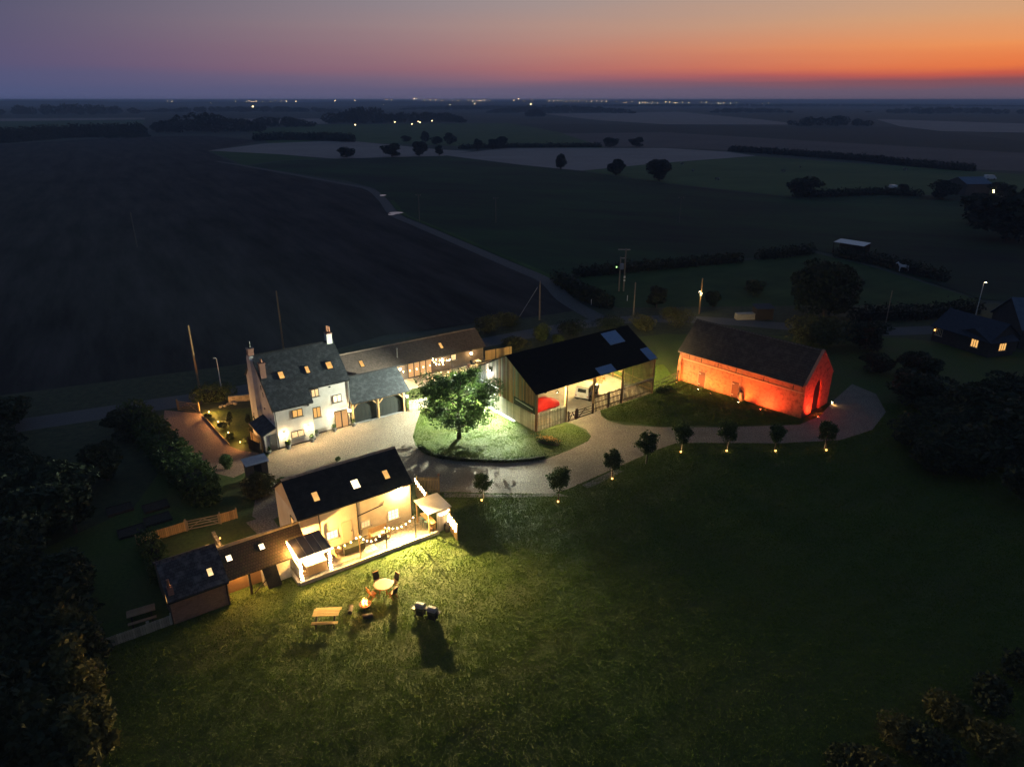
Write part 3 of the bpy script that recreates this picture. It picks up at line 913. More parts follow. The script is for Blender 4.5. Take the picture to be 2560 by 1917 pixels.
# ------------------------------------------------------------------ annex
a = thing('annex', 'long single storey annex with brown tiled roof and tall lit glazing', 'house', GF.o + (0,), GF.a)
am, ay, az0 = .70, 8.88, 2.36
part('wall', MB().extx([(9.15, 0), (9.15, 2.4), (11.6, 4.15), (14.1, 2.4), (14.1, 0)], .5, 23.2), clad_brown, a)
slope(a, .4, 23.45, ay, az0, 11.6, az0 + am * 2.72, tile_brown)
slope(a, .4, 23.45, 14.3, az0, 11.6, az0 + am * 2.72 - .002, tile_brown)
ridge(a, .4, 23.45, 11.6, az0 + am * 2.72 + .02, mat('clay_ridge', (.16, .12, .09), (.22, .165, .125), scale=5, rnd=.15))
gutter(a, 8, 23.4, ay, az0 - .06)
skylight(a, 5.6, 9.95, .45, .95, az0 - am * ay, am)
skylight(a, 17.1, 10.15, .40, .92, az0 - am * ay, am)
part('flue', MB().tube([(10.5, 9.85, 2.9), (10.5, 9.85, 4.1)], .09, 8).lathe([(.13, 4.1), (.15, 4.2), (.05, 4.32)], 8, (10.5, 9.85, 0)), grey_metal, a)
for i in range(4):
    w_ = 3.5 / 4
    gl = part('glazed_door', MB().box(0, .06, -.06, 0, .1, 2.15).box(w_ - .06, w_, -.06, 0, .1, 2.15).box(.06, w_ - .06, -.06, 0, 2.08, 2.15).box(.06, w_ - .06, -.06, 0, .1, .2), dark_frame, a, (11.55 + i * w_, 9.15, 0))
    part('pane', MB().box(.06, w_ - .06, -.03, -.02, .2, 2.08), pane_dim, gl)
window(a, (18.43, 9.15, 1.2), 0, .85, .9, 1, 1, pane_y)
for lab, x, p in (('annex wall lantern just above the garage roof end', 10.39, 150), ('annex wall lantern between tall glazing and the small window', 16.6, 170), ('annex wall lantern at the far right end near the black chairs', 21.15, 170)):
    wall_lamp(lab, GF.w(x, 9.12, 1.7), GF.a, p, WARM)
# terrace furniture by the annex
def deck_chair(label, loc, rz):
    t = thing('deck_chair', label, 'chair', loc, rz, 'pale slatted chairs on the annex terrace')
    for i in range(5):
        part('back_slat', MB().bar((-.26 + i * .13, .25, .3), (-.3 + i * .15, .55, 1.0), .1, .025), pale_wood, t)
    part('seat', MB().extx([(-.3, .38), (.3, .26), (.3, .22), (-.3, .34)], -.3, .3), pale_wood, t)
    for s in (-1, 1):
        part('leg', MB().bar((s * .3, -.28, 0), (s * .3, -.28, .56), .06), pale_wood, t)
        part('leg', MB().bar((s * .3, .42, 0), (s * .3, .3, .56), .06), pale_wood, t)
        part('arm', MB().box(s * .3 - .07, s * .3 + .07, -.36, .4, .56, .59), pale_wood, t)
    return t
deck_chair('pale slatted chair on the annex terrace, left of the pair', GF.w(14.6, 6.75, .08), GF.a + R(200))
deck_chair('pale slatted chair on the annex terrace, right of the pair', GF.w(15.7, 7.05, .08), GF.a + R(165))
tb = thing('patio_table', 'square table with pale top between black chairs beside the annex wall', 'table', GF.w(21.6, 8.15, .08), GF.a)
part('top', MB().box(-.4, .4, -.4, .4, .7, .75), pale_wood, tb)
for sx in (-1, 1):
    for sy in (-1, 1):
        part('leg', MB().box(sx * .35 - .03, sx * .35 + .03, sy * .35 - .03, sy * .35 + .03, 0, .7), pale_wood, tb)
def wicker(label, loc, rz):
    t = thing('wicker_chair', label, 'chair', loc, rz, 'black wicker chairs at the annex')
    part('seat', MB().box(-.25, .25, -.25, .25, .38, .46), fabric_dk, t)
    part('backrest', MB().extx([(.2, .46), (.27, .46), (.36, .95), (.30, .95)], -.25, .25), fabric_dk, t)
    for sx in (-1, 1):
        for sy in (-1, 1):
            part('leg', MB().box(sx * .22 - .02, sx * .22 + .02, sy * .22 - .02, sy * .22 + .02, 0, .38), black_metal, t)
wicker('black wicker chair left of the small annex table', GF.w(20.9, 8.1, .08), GF.a + R(90))
wicker('black wicker chair right of the small annex table', GF.w(22.35, 8.1, .08), GF.a - R(90))
def clay_pot(label, loc, s=1):
    single('clay_pot', MB().lathe([(.14 * s, 0), (.2 * s, .32 * s), (.22 * s, .33 * s), (.22 * s, .4 * s), (.17 * s, .4 * s)], 12), terracotta, label, 'pot', loc)
clay_pot('empty terracotta pot left of the black wicker chairs', GF.w(20.3, 8.3, .08))
# festoon lights over the annex terrace
def festoon(label, pts, sag, nb, post=None, bm=None, br=.055, power=0, group='strings of festoon bulbs', skip=0):
    """cable hanging between points with bulbs spaced along it"""
    t = thing('festoon_lights', label, 'string lights', (0, 0, 0), 0, group)
    path = []
    for (p, q), s in zip(zip(pts[:-1], pts[1:]), sag):
        for k in range(12):
            u = k / 12
            v = Vector(p).lerp(Vector(q), u)
            v.z -= 4 * s * u * (1 - u)
            path.append(v)
    path.append(Vector(pts[-1]))
    part('cable', MB().tube(path, .012, 4), black_metal, t)
    me = bpy.data.meshes.get('bulb_%.3f_%s' % (br, (bm or bulb_m).name)) or MB().lathe([(br * .3, -2.2 * br), (br * .95, -1.5 * br), (br, -.9 * br), (br * .6, -.1 * br), (br * .3, .3 * br)], 8).mesh('bulb_%.3f_%s' % (br, (bm or bulb_m).name))
    cum = [0]
    for p, q in zip(path[:-1], path[1:]):
        cum.append(cum[-1] + (q - p).length)
    for i in range(nb):
        d_ = cum[-1] * (i + .5) / nb
        k = max(j for j in range(len(cum)) if cum[j] <= d_)
        k = min(k, len(path) - 2)
        u = (d_ - cum[k]) / (cum[k + 1] - cum[k])
        part('bulb', me, bm or bulb_m, t, path[k].lerp(path[k + 1], u))
    return t
def pole_post(label, loc, hgt, m, r=.045, grp=None):
    return single('post', MB().tube([(0, 0, 0), (0, 0, hgt)], [r, r * .85], 8), m, label, 'post', loc, 0, grp)
fp = GF.w(16.9, 6.9, .0)
pole_post('thin dark post carrying festoon bulbs at the annex terrace corner', fp, 2.45, black_metal)
fz = lambda x, y, z: GF.w(x, y, z)
festoon('festoon bulbs running along the front of the annex terrace', [fz(8.6, 7.3, 2.1), fz(13.2, 7.0, 2.2), fz(16.9, 6.9, 2.4)], [.15, .12], 9)
festoon('festoon bulbs slung from the terrace post up to the annex eaves', [fz(16.9, 6.9, 2.42), fz(14.9, 8.9, 2.35)], [.28], 6)
festoon('short festoon of bulbs beside the last annex glazing panel', [fz(15.05, 9.0, 2.2), fz(14.9, 7.4, 2.0), fz(15.6, 6.4, 2.1)], [.1, .05], 5)
wf = thing('board_fence', 'low orange lit board fence between annex end and barn', 'fence', GF.w(23.6, 9.3), GF.a - R(6))
me = MB().box(0, .22, -.02, .02, .05, 1.5).mesh('fence_board')
for i in range(18):
    part('board', me, softwood, wf, (i * .235, 0, 0))
part('post', MB().box(1.6, 1.72, -.08, -.02, 0, 1.6), dark_wood, wf)
part('rail', MB().box(0, 4.2, .02, .06, 1.1, 1.2), softwood, wf)

# ------------------------------------------------------------------ cottage
c = thing('cottage', 'cream rendered cottage with black slate roof facing the lit patio', 'house', CF.o + (0,), CF.a)
W_ = 9.65
part('wall', MB().extx([(0, 0), (0, 3.86), (2.85, 5.86), (5.8, 3.8), (5.8, 0)], 0, W_), cream_wall, c)
part('wall', MB().box(-.012, 0, .02, 5.78, .0, 3.7), white_wall, c, label='white painted gable end wall')
slope(c, -.22, W_ + .15, -.18, 3.88, 2.85, 6.0, slate_dark)
slope(c, -.22, W_ + .15, 6.0, 3.8, 2.85, 5.998, slate_dark)
ridge(c, -.22, W_ + .15, 2.85, 6.03, mat('sandy_ridge_tile', (.34, .25, .16), (.44, .33, .22), scale=5, rnd=.15), .3, .34)
gutter(c, -.2, W_ + .12, -.17, 3.82)
downpipe(c, 4.72, 0, .25, 3.75)
downpipe(c, 1.52, 0, .25, 3.75)
downpipe(c, 9.62, 0, .25, 3.75)
part('branch_pipe', MB().tube([(4.75, -.06, 2.35), (7.0, -.06, 2.62), (7.1, -.06, 2.95)], .04, 6), black_metal, c)
for x, w, pn in ((1.79, .46, pane_o), (5.19, .62, pane_w), (7.95, .45, pane_o)):
    skylight(c, x, .97, w, .80, 4.005, .70, pn)
window(c, (7.9, 0, .86), 0, 1.05, .98, 3, 3, pane_w, pale_wood, t=.06, bar=.018)
window(c, (5.38, 0, 1.05), 0, .82, .62, 3, 2, pane_y, pale_wood, t=.06, bar=.018)
window(c, (2.45, 0, 1.05), 0, 1.0, .78, 3, 2, pane_w, pale_wood, t=.06, bar=.018)
dr = part('door', MB().box(-.45, .45, -.04, 0, .25, 2.2), mat('cream_door', (.55, .47, .34)), c, (3.75, 0, 0))
part('handle', MB().box(.33, .37, -.1, -.04, 1.15, 1.3), black_metal, dr)
gw = part('gable_window', MB().box(-.06, -.0, 1.3, 2.2, 3.0, 3.1).box(-.06, 0, 1.3, 1.38, 2.2, 3.0).box(-.06, 0, 2.12, 2.2, 2.2, 3.0), dark_frame, c)
part('pane', MB().box(-.035, -.02, 1.38, 2.12, 2.2, 3.0), pane_o, gw)
part('patch', MB().box(.03, 1.45, -.016, 0, 1.9, 3.8), mat('bare_plaster', (.36, .26, .20), (.44, .33, .26), scale=2), c, label='browner bare patch of wall at the left end')
fl = thing('floodlight', 'blazing warm floodlight under the right end of the cottage eaves', 'floodlight', CF.w(8.65, -.02, 3.55), CF.a)
part('bracket', MB().box(-.03, .03, -.12, 0, -.03, .03), black_metal, fl)
part('housing', MB().box(-.17, .17, -.22, -.10, -.02, .2), black_metal, fl)
part('lens', MB().box(-.15, .15, -.235, -.222, .0, .18), lens_m, fl)
lamp(fl, (0, -.42, .02), 46000, (1, .73, .29), .09, 'SPOT', (R(-76), 0, R(-20)), 126, 1.0)
lamp(fl, (0, -.62, -.05), 1000, (1, .60, .20), .06)

# ------------------------------------------------------------------ patio with its slabs
struct('patio', MB().extz(PATW, 0, .24), gravel)
pat = bpy.data.objects['patio']
rr = random.Random(3)
me_s = {}
yy = -2.45
for row in range(4):
    xx = 1.4
    d_ = .56
    while xx < 4.9 + .3 * row:
        w = rr.choice((.45, .6, .75))
        if rr.random() < .88:
            k = (w, d_)
            if k not in me_s:
                me_s[k] = MB().box(0, w - .03, 0, d_ - .03, 0, .03).mesh('paving_slab')
            mkobj('slab', me_s[k], paving, pat, CF.w(xx, yy, .242), (0, 0, CF.a))
        xx += w
    yy += d_
edge = CF
x = -1.4
me = MB().box(0, .585, -.1, .1, 0, .30).mesh('kerb_stone')
while x < 10.5:
    mkobj('kerb_stone', me, kerb, pat, CF.w(x, -3.0, rr.uniform(-.01, .012)), (0, 0, CF.a))
    x += .6
me = MB().box(-.1, .1, 0, .585, 0, .30).mesh('kerb_stone_end')
for i in range(4):
    mkobj('kerb_stone', me, kerb, pat, CF.w(-1.45, -2.88 + i * .6, 0), (0, 0, CF.a))

# string light posts on the patio edge
PP = [(3.58, 2.35), (5.86, 2.25), (8.5, 2.3)]
for (x, hh), lab, mm in zip(PP, ('pale lit patio post nearest the gazebo', 'black patio post in the middle of the lawn edge', 'black patio post nearest the garden bar'), (oak, black_metal, black_metal)):
    pole_post(lab, CF.w(x, -2.84, .24), hh, mm, .05, 'string light posts on the patio edge')
festoon('festoon bulbs looping along the patio between black posts and the garden bar', [CF.w(3.58, -2.84, 2.5), CF.w(5.86, -2.84, 2.4), CF.w(8.5, -2.84, 2.5)], [.9, .55], 15, br=.05)
festoon('three festoon bulbs between the gazebo corner and first patio post', [CF.w(1.2, -2.7, 2.25), CF.w(3.58, -2.84, 2.45)], [.35], 5, br=.05)

# ------------------------------------------------------------------ gazebo with hot tub
gz = thing('gazebo', 'small white gazebo with dark ribbed roof wrapped in fairy lights', 'gazebo', CF.w(0, 0, .24), CF.a)
X0, X1, Y0, Y1, ZT = -1.18, 1.12, -2.85, -.72, 2.1
for x, y in ((X0, Y0), (X1, Y0), (X0, Y1), (X1, Y1)):
    part('post', MB().box(x - .06, x + .06, y - .06, y + .06, 0, ZT), white_paint, gz)
part('roof', MB().extx([(Y0 - .15, ZT), (Y1 + .15, ZT + .22), (Y1 + .15, ZT + .30), (Y0 - .15, ZT + .08)], X0 - .12, X1 + .12), mat('grey_metal_roof', (.12, .10, .085), (.15, .125, .105), scale=2, rough=.5), gz)
for i in range(5):
    x = X0 - .1 + i * (X1 - X0 + .2) / 4
    part('roof_rib', MB().bar((x, Y0 - .15, ZT + .09), (x, Y1 + .15, ZT + .31), .03, .03), mat('pale_rib', (.42, .36, .28)), gz)
part('valance', MB().box(X0 - .1, X1 + .1, Y0 - .1, Y0 - .07, ZT - .12, ZT), white_paint, gz)
part('side_panel', MB().box(X0 - .02, X0 + .02, Y0 + .06, Y1 - .06, .05, 1.0), white_paint, gz)
part('back_panel', MB().box(X0, X1, Y1 + .05, Y1 + .08, .05, .95), white_paint, gz)
sp = MB()
for (x, y) in ((X0, Y0), (X1, Y0)):
    fw = thing('fairy_lights', 'fairy lights wound round the %s front post of the gazebo' % ('left' if x < 0 else 'right'), 'string lights', CF.w(x, y, .24), CF.a, 'fairy lights on the gazebo')
    pts = [(.085 * math.cos(t * 1.9), .085 * math.sin(t * 1.9), .05 + t * .085) for t in range(24)]
    part('cable', MB().tube(pts, .008, 4), white_paint, fw)
    me = bpy.data.meshes.get('fairy_bulb') or MB().lathe([(.012, -.03), (.03, 0), (.012, .03)], 6).mesh('fairy_bulb')
    for p in pts:
        part('bulb', me, bulb_hot, fw, (p[0] * 1.2, p[1] * 1.2, p[2]))
festoon('row of small bulbs hanging along the front edge of the gazebo roof', [CF.w(X0 - .1, Y0 - .2, ZT + .22), CF.w(X1 + .1, Y0 - .2, ZT + .22)], [.02], 16, bm=bulb_hot, br=.04, group='fairy lights on the gazebo')
eave_lights = festoon('string of bulbs along the left eave of the gazebo', [CF.w(X0 - .2, Y0 - .1, ZT + .24), CF.w(X0 - .2, Y1 + .1, ZT + .45)], [.02], 14, bm=bulb_hot, br=.04, group='fairy lights on the gazebo')
lamp(eave_lights, CF.w(X0 - .35, Y0 + 1.0, ZT + .55), 260, (1, .56, .17), .1)
gl = thing('pendant_lamp', 'lamp glowing under the gazebo roof', 'lamp', CF.w(-.05, -1.7, 2.2), 0)
part('cord', MB().tube([(0, 0, 0), (0, 0, .16)], .01, 4), black_metal, gl)
part('globe', MB().lathe([(.03, -.16), (.09, -.08), (.09, -.03), (.03, 0)], 10), lens_m, gl)
lamp(gl, (0, 0, -.26), 4000, (1, .54, .13), .1)
ht = thing('hot_tub', 'square hot tub with brown panelled side and pale lid', 'hot tub', CF.w(.15, -1.75, .24), CF.a)
me = MB().box(0, .145, -.02, .02, 0, .78).mesh('tub_board')
part('shell', MB().box(-.8, .8, -.72, .72, 0, .78), mat('tub_panel', (.22, .12, .06), (.30, .17, .085), scale=6), ht)
for i in range(11):
    part('board', me, oak, ht, (-.8 + i * .1455, -.745, 0))
part('lid', MB().box(-.83, .83, -.78, .75, .79, .92), mat('pale_tub_lid', (.70, .64, .55), rough=.6), ht)
single('step', MB().box(-.3, .3, -.18, .18, 0, .2).box(-.3, .3, .0, .18, .2, .4), oak, 'small wooden step left of the hot tub', 'step', CF.w(-.9, -2.35, .24), CF.a)

# ------------------------------------------------------------------ patio furniture
sf = thing('garden_sofa', 'wooden garden sofa with cushions under the cottage window', 'sofa', CF.w(6.1, -1.05, .24), CF.a)
part('seat', MB().box(-.8, .8, -.32, .32, .36, .46), oak, sf)
part('cushion', MB().box(-.76, .76, -.30, .26, .462, .56), mat('tan_cushion', (.46, .34, .20), (.54, .41, .25), scale=5), sf)
part('backrest', MB().extx([(.24, .46), (.32, .46), (.42, .95), (.36, .95)], -.8, .8), oak, sf)
for s in (-1, 1):
    part('arm', MB().box(s * .8 - .05, s * .8 + .05, -.34, .34, .62, .67), oak, sf)
    for y in (-.3, .3):
        part('leg', MB().box(s * .8 - .04, s * .8 + .04, y - .04, y + .04, 0, .62), oak, sf)
bx = thing('garden_table', 'low dark garden table with folded cover on the patio', 'table', CF.w(3.55, -1.45, .24), CF.a)
part('top', MB().box(-.85, .85, -.36, .36, .60, .66), mat('dark_green_cover', (.075, .075, .035), (.11, .105, .05), scale=4, rough=.7), bx)
part('cover_side', MB().box(-.86, .86, -.385, -.362, .12, .66).box(.862, .885, -.36, .36, .12, .66), MATS['dark_green_cover'], bx)
for sx in (-1, 1):
    for sy in (-1, 1):
        part('leg', MB().box(sx * .78 - .03, sx * .78 + .03, sy * .3 - .03, sy * .3 + .03, 0, .6), dark_wood, bx)
ac = thing('armchair', 'wooden patio armchair between gazebo and dark table', 'chair', CF.w(2.2, -1.35, .24), CF.a + R(105))
part('seat', MB().box(-.3, .3, -.3, .3, .34, .44), oak, ac)
part('backrest', MB().extx([(.24, .44), (.31, .44), (.42, .98), (.36, .98)], -.3, .3), oak, ac)
for s in (-1, 1):
    part('arm', MB().box(s * .32 - .05, s * .32 + .05, -.32, .32, .6, .65), oak, ac)
    for y in (-.27, .27):
        part('leg', MB().box(s * .32 - .035, s * .32 + .035, y - .035, y + .035, 0, .6), oak, ac)

# ------------------------------------------------------------------ garden bar
bw = thing('garden_bar', 'timber garden bar with pale flat roof at the end of the patio', 'bar', CF.w(9.65, 0, 0), CF.a)
part('roof', MB().extx([(-3.1, 2.18), (-.65, 2.34), (-.65, 2.42), (-3.1, 2.26)], -.05, 2.2), mat('pale_roof_sheet', (.46, .42, .36), (.54, .50, .43), scale=2, rough=.6), bw)
for x, y in ((.1, -2.95), (2.1, -2.95), (.1, -.8), (2.1, -.8)):
    part('post', MB().box(x - .05, x + .05, y - .05, y + .05, 0, 2.2), softwood, bw)
part('counter', MB().box(.3, .85, -2.9, -.9, 1.06, 1.12), oak, bw)
me = MB().box(-.012, .012, 0, .125, .05, 1.06).mesh('bar_board')
for i in range(15):
    part('board', me, softwood, bw, (.75, -2.85 + i * .13, 0))
me = MB().box(0, .095, -.012, .012, .05, 1.95).mesh('bar_front_board')
for i in range(12):
    part('board', me, mat('silvered_board', (.30, .25, .19), (.38, .32, .25), scale=5, rnd=.25), bw, (.86 + i * .1, -2.86, 0))
me = MB().box(-.012, .012, 0, .14, .05, 2.1).mesh('bar_back_board')
for i in range(14):
    part('board', me, softwood, bw, (2.06, -2.86 + i * .15, 0))
def stool(label, loc):
    t = thing('bar_stool', label, 'stool', loc, CF.a, 'teal bar stools')
    tm = mat('teal_metal', (.10, .20, .18), rough=.5)
    part('seat', MB().box(-.16, .16, -.16, .16, .70, .74), tm, t)
    for sx in (-1, 1):
        for sy in (-1, 1):
            part('leg', MB().bar((sx * .19, sy * .19, 0), (sx * .13, sy * .13, .7), .03), tm, t)
    part('footrest', MB().box(-.17, .17, -.18, -.16, .25, .28).box(-.17, .17, .16, .18, .25, .28), tm, t)
stool('teal metal bar stool, the one nearer the cottage wall', CF.w(9.92, -1.5, .24))
stool('teal metal bar stool, the one nearer the lawn', CF.w(9.95, -2.1, .24))
single('barrel', MB().lathe([(.22, 0), (.29, .2), (.31, .4), (.29, .6), (.22, .8)], 14), dark_wood, 'dark wooden barrel standing in front of the silvered bar boards', 'barrel', CF.w(11.35, -3.12, 0))
clay_pot('terracotta pot beside the stools at the foot of the garden bar', CF.w(10.1, -2.55, .24), .7)
sc = thing('screen_panel', 'orange wooden screen panel hung with looping fairy lights on the lawn', 'fence', CF.w(11.63, -2.75), CF.a + R(-100))
me = MB().box(0, .135, -.012, .012, .05, 1.75).mesh('screen_board')
for i in range(16):
    part('board', me, softwood, sc, (i * .14, 0, 0))
part('rail', MB().box(0, 2.24, .012, .05, .3, .38), softwood, sc)
part('rail', MB().box(0, 2.24, .012, .05, 1.4, 1.48), softwood, sc)
def swags(label, F0, ang, x1, z, n, dep):
    t = thing('fairy_lights', label, 'string lights', F0, ang, 'fairy lights on timber panels')
    pts = []
    for i in range(n):
        for k in range(10):
            u = k / 10
            pts.append((x1 * (i + u) / n, -.05, z - dep * (1 - abs(2 * u - 1)) ** .7 + .06 * math.sin(9 * u)))
    pts.append((x1, -.05, z))
    part('cable', MB().tube(pts, .008, 4), white_paint, t)
    me = bpy.data.meshes['fairy_bulb']
    for p in pts[::1]:
        part('bulb', me, bulb_hot, t, p)
    return t
swags('fairy lights looped over the wooden screen panel on the lawn', CF.w(11.63, -2.75), CF.a + R(-100), 2.2, 1.72, 4, .85)
festoon('short bright string of bulbs under the bar roof edge', [CF.w(10.55, -3.15, 2.0), CF.w(11.7, -2.9, 1.95)], [.22], 14, bm=bulb_hot, br=.035, group='fairy lights on timber panels')
# fence panels right of the cottage
def board_fence(label, p, q, hgt, n, post_ends=True, m=None, grp=None, cat='fence', name='fence_panel', gap=.02):
    dx, dy = q[0] - p[0], q[1] - p[1]
    L_ = math.hypot(dx, dy)
    t = thing(name, label, cat, (p[0], p[1], 0), math.atan2(dy, dx), grp)
    w = L_ / n
    me = MB().box(gap / 2, w - gap / 2, -.012, .012, .06, hgt).mesh('fence_board')
    for i in range(n):
        part('board', me, m or softwood, t, (i * w, 0, random.uniform(-.012, .012)))
    part('rail', MB().box(0, L_, .012, .05, hgt * .2, hgt * .2 + .08), m or softwood, t)
    part('rail', MB().box(0, L_, .012, .05, hgt * .8, hgt * .8 + .08), m or softwood, t)
    if post_ends:
        for x in (0, L_):
            part('post', MB().box(x - .05, x + .05, .05, .15, 0, hgt + .1), m or softwood, t)
    return t
board_fence('orange lit fence panel running beside the cottage end wall', CF.w(11.95, 3.55), CF.w(11.5, .7), 1.75, 19)
board_fence('pale picket style fence panel facing the drive beside the cottage', CF.w(12.3, 3.9), CF.w(13.95, 2.75), 1.7, 14, gap=.05)
swags('fairy lights draped along the top of the fence beside the cottage', CF.w(11.95, 3.5, 0), CF.a + R(-99), 2.8, 1.85, 5, .32)
fn = single('post_ball', MB().lathe([(.04, 0), (.1, .06), (.12, .14), (.1, .22), (.03, .28)], 10), terracotta, 'round orange ball finial on the fence post by the drive', 'finial', CF.w(13.95, 2.75, 1.7 + .1), 0)

# ------------------------------------------------------------------ link range and low brick house
k = thing('outbuilding', 'low link building with mossy amber lit roof and two glowing skylights', 'outbuilding', LF.o + (0,), LF.a)
part('wall', MB().extx([(1.25, 0), (1.25, 2.45), (2.35, 3.2), (4.4, 2.2), (4.4, 0)], 3.95, 6.5), mat('orange_lit_plaster', (.46, .27, .12), (.54, .33, .15), scale=2, bump=.4), k)  # orange of the bay's lamplight put into the plaster colour
part('wall', MB().extx([(.55, 0), (.55, 2.1), (2.35, 3.2), (4.4, 2.2), (4.4, 0)], 6.5, 8.55), cream_wall, k)
part('wall', MB().extx([(1.5, 0), (1.5, 2.65), (2.35, 3.18), (4.38, 2.18), (4.38, 0)], 8.5, 10.05), cream_wall, k)
slope(k, 3.95, 8.65, .05, 1.98, 2.35, 3.36, tile_amber)
slope(k, 8.65, 10.06, 1.4, 2.79, 2.35, 3.36, tile_amber)
slope(k, 3.95, 10.06, 4.6, 2.05, 2.35, 3.358, tile_amber)
ridge(k, 3.95, 10.06, 2.35, 3.39, mat('amber_lit_ridge', (.46, .30, .13), (.56, .38, .18), scale=5, rnd=.15), .4, .32)  # ridge tiles coloured amber for the light falling on them
part('post', MB().box(5.35, 5.5, .12, .27, 0, 1.95), dark_wood, k)
part('beam', MB().box(3.95, 6.5, .12, .24, 1.86, 1.96), dark_wood, k)
part('hatch', MB().add([(6.35, .1, 1.9), (7.4, .1, 1.9), (7.62, -.05, .05), (6.62, -.05, .05), (6.35, .16, 1.9), (7.4, .16, 1.9), (7.62, .02, .05), (6.62, .02, .05)], [(0, 1, 2, 3), (7, 6, 5, 4), (0, 4, 5, 1), (1, 5, 6, 2), (2, 6, 7, 3), (3, 7, 4, 0)]), dark_wood, k, label='dark boarded shutter leaning on the wall')
part('brace', MB().bar((5.6, .05, .1), (7.0, .0, 1.3), .06, .06), dark_wood, k)
skylight(k, 4.5, 1.43, .38, .48, 1.955, .6, pane_w)
skylight(k, 6.9, 1.46, .38, .48, 1.955, .6, pane_w)
wl = wall_lamp('small lantern inside the open orange bay of the link building', LF.w(4.9, 1.24, 1.75), LF.a, 210, AMBER, sz=.8)
lo = thing('low_house', 'low brown brick house with mottled grey roof and one skylight', 'house', LF.o + (0,), LF.a)
part('wall', MB().extx([(0, 0), (0, 2.05), (2.65, 3.45), (5.2, 2.05), (5.2, 0)], 0, 3.85), brown_brick, lo)
slope(lo, -.12, 3.96, -.17, 2.06, 2.65, 3.62, stone_roof)
slope(lo, -.12, 3.96, 5.4, 2.06, 2.65, 3.618, stone_roof)
ridge(lo, -.12, 3.96, 2.65, 3.65, stone_roof)
gutter(lo, -.1, 3.9, -.16, 2.0)
downpipe(lo, 3.75, 0, 0, 1.95)
skylight(lo, 2.98, .82, .34, .62, 2.165, .553, pane_y)
ck = part('chimney', MB().box(.05, .42, .2, .62, 2.2, 2.85), red_brick2, lo)
part('chimney_pot', MB().lathe([(.13, 0), (.10, .1), (.085, .55), (.11, .6)], 10, (.2, .42, 2.85)), terracotta, ck)
gw = part('window', MB().box(-.05, 0, 1.0, 1.08, .9, 1.9).box(-.05, 0, 1.62, 1.7, .9, 1.9).box(-.05, 0, 1.08, 1.62, 1.82, 1.9).box(-.05, 0, 1.08, 1.62, .9, .98), dark_frame, lo)
part('pane', MB().box(-.03, -.015, 1.08, 1.62, .98, 1.82), pane_o, gw)

# ------------------------------------------------------------------ open barn
BL, BD, EH, RH, RY = 18.7, 10.6, 4.72, 7.5, 5.25
b = thing('open_barn', 'open fronted pole barn with black tin roof and slatted sides', 'barn', BF.o + (0,), BF.a)
bm_ = (RH - EH) / RY
slope(b, -.25, BL + .2, -.22, EH - .22 * bm_, RY, RH, tin_black, .06)
slope(b, -.25, BL + .2, BD + .25, EH - .1, RY, RH - .002, tin_black, .06)
part('ridge_cap', MB().extx([(RY - .3, RH - .13), (RY, RH + .04), (RY + .3, RH - .13), (RY, RH - .03)], -.27, BL + .22), tin_black, b)
def roof_sheet(x0, x1, y0, y1, lab):
    part('roof_light', MB().extx([(y0, EH + bm_ * y0 + .01), (y1, EH + bm_ * y1 + .01), (y1, EH + bm_ * y1 + .03), (y0, EH + bm_ * y0 + .03)], x0, x1), rooflight, b, label=lab)
roof_sheet(14.0, 16.5, 3.15, 5.05, 'large blue translucent roof sheet near the ridge')
roof_sheet(17.5, 18.85, -.16, 1.6, 'blue translucent roof sheet at the far corner')
roof_sheet(9.3, 11.85, -.2, .8, 'blue translucent roof sheet over the middle bay')
PX = [.1, 4.36, 8.6, 13.3, 18.6]
for x in PX:
    part('post', MB().box(x - .11, x + .11, -.02, .2, 0, EH - .05), mat('brown_post', (.20, .12, .06), (.28, .175, .09), scale=5, stretch=(2, 2, .4)), b)
    part('post', MB().box(x - .11, x + .11, BD - .2, BD + .02, 0, EH - .12), MATS['brown_post'], b)
    part('truss', MB().bar((x, 0, EH - .2), (x, RY, RH - .22), .12, .2).bar((x, BD, EH - .2), (x, RY, RH - .22), .12, .2).bar((x, .1, EH - .25), (x, BD - .1, EH - .25), .12, .2), MATS['brown_post'], b)
for y in (.1, 2.6, 7.9, BD - .1):
    part('purlin', MB().bar((0, y, EH - .1 + bm_ * min(y, BD - y) - .1), (BL, y, EH - .1 + bm_ * min(y, BD - y) - .1), .1, .15), MATS['brown_post'], b)
def slats(y, x0, x1, z0, z1, pitch, w, m, name='slat', jag=0.0):
    n = round((x1 - x0) / pitch)
    me = MB().box(-w / 2, w / 2, -.02, .02, 0, z1 - z0).mesh('slat')
    for i in range(n):
        part(name, me, m, b, (x0 + (i + .5) * (x1 - x0) / n, y, z0 + random.uniform(-jag, jag)))
slats(-.06, .22, 4.25, .06, 2.12, .225, .14, grey_wood, jag=.03)
slats(-.06, 8.72, 13.2, .1, 2.08, .225, .11, brown_slat, jag=.07)
slats(-.06, 13.42, 18.5, .1, 2.05, .225, .13, brown_slat, jag=.02)
slats(-.06, 13.42, 18.5, 2.2, 4.5, .225, .13, brown_slat, jag=.02)
for x0, x1, zs, m in ((.2, 4.3, (.5, 1.7), grey_wood), (8.7, 13.2, (.45, 1.2, 1.85), brown_slat), (13.4, 18.5, (.4, 1.8, 2.6, 4.2), brown_slat)):
    for z in zs:
        part('rail', MB().box(x0, x1, -.035, .02, z, z + .1), m, b)
part('rail', MB().box(13.4, 18.5, -.1, -.081, 2.02, 2.22), pale_wood, b, label='pale board between the two tiers of slats')
part('post', MB().box(10.9, 11.04, -.02, .1, 0, 2.05), brown_slat, b)
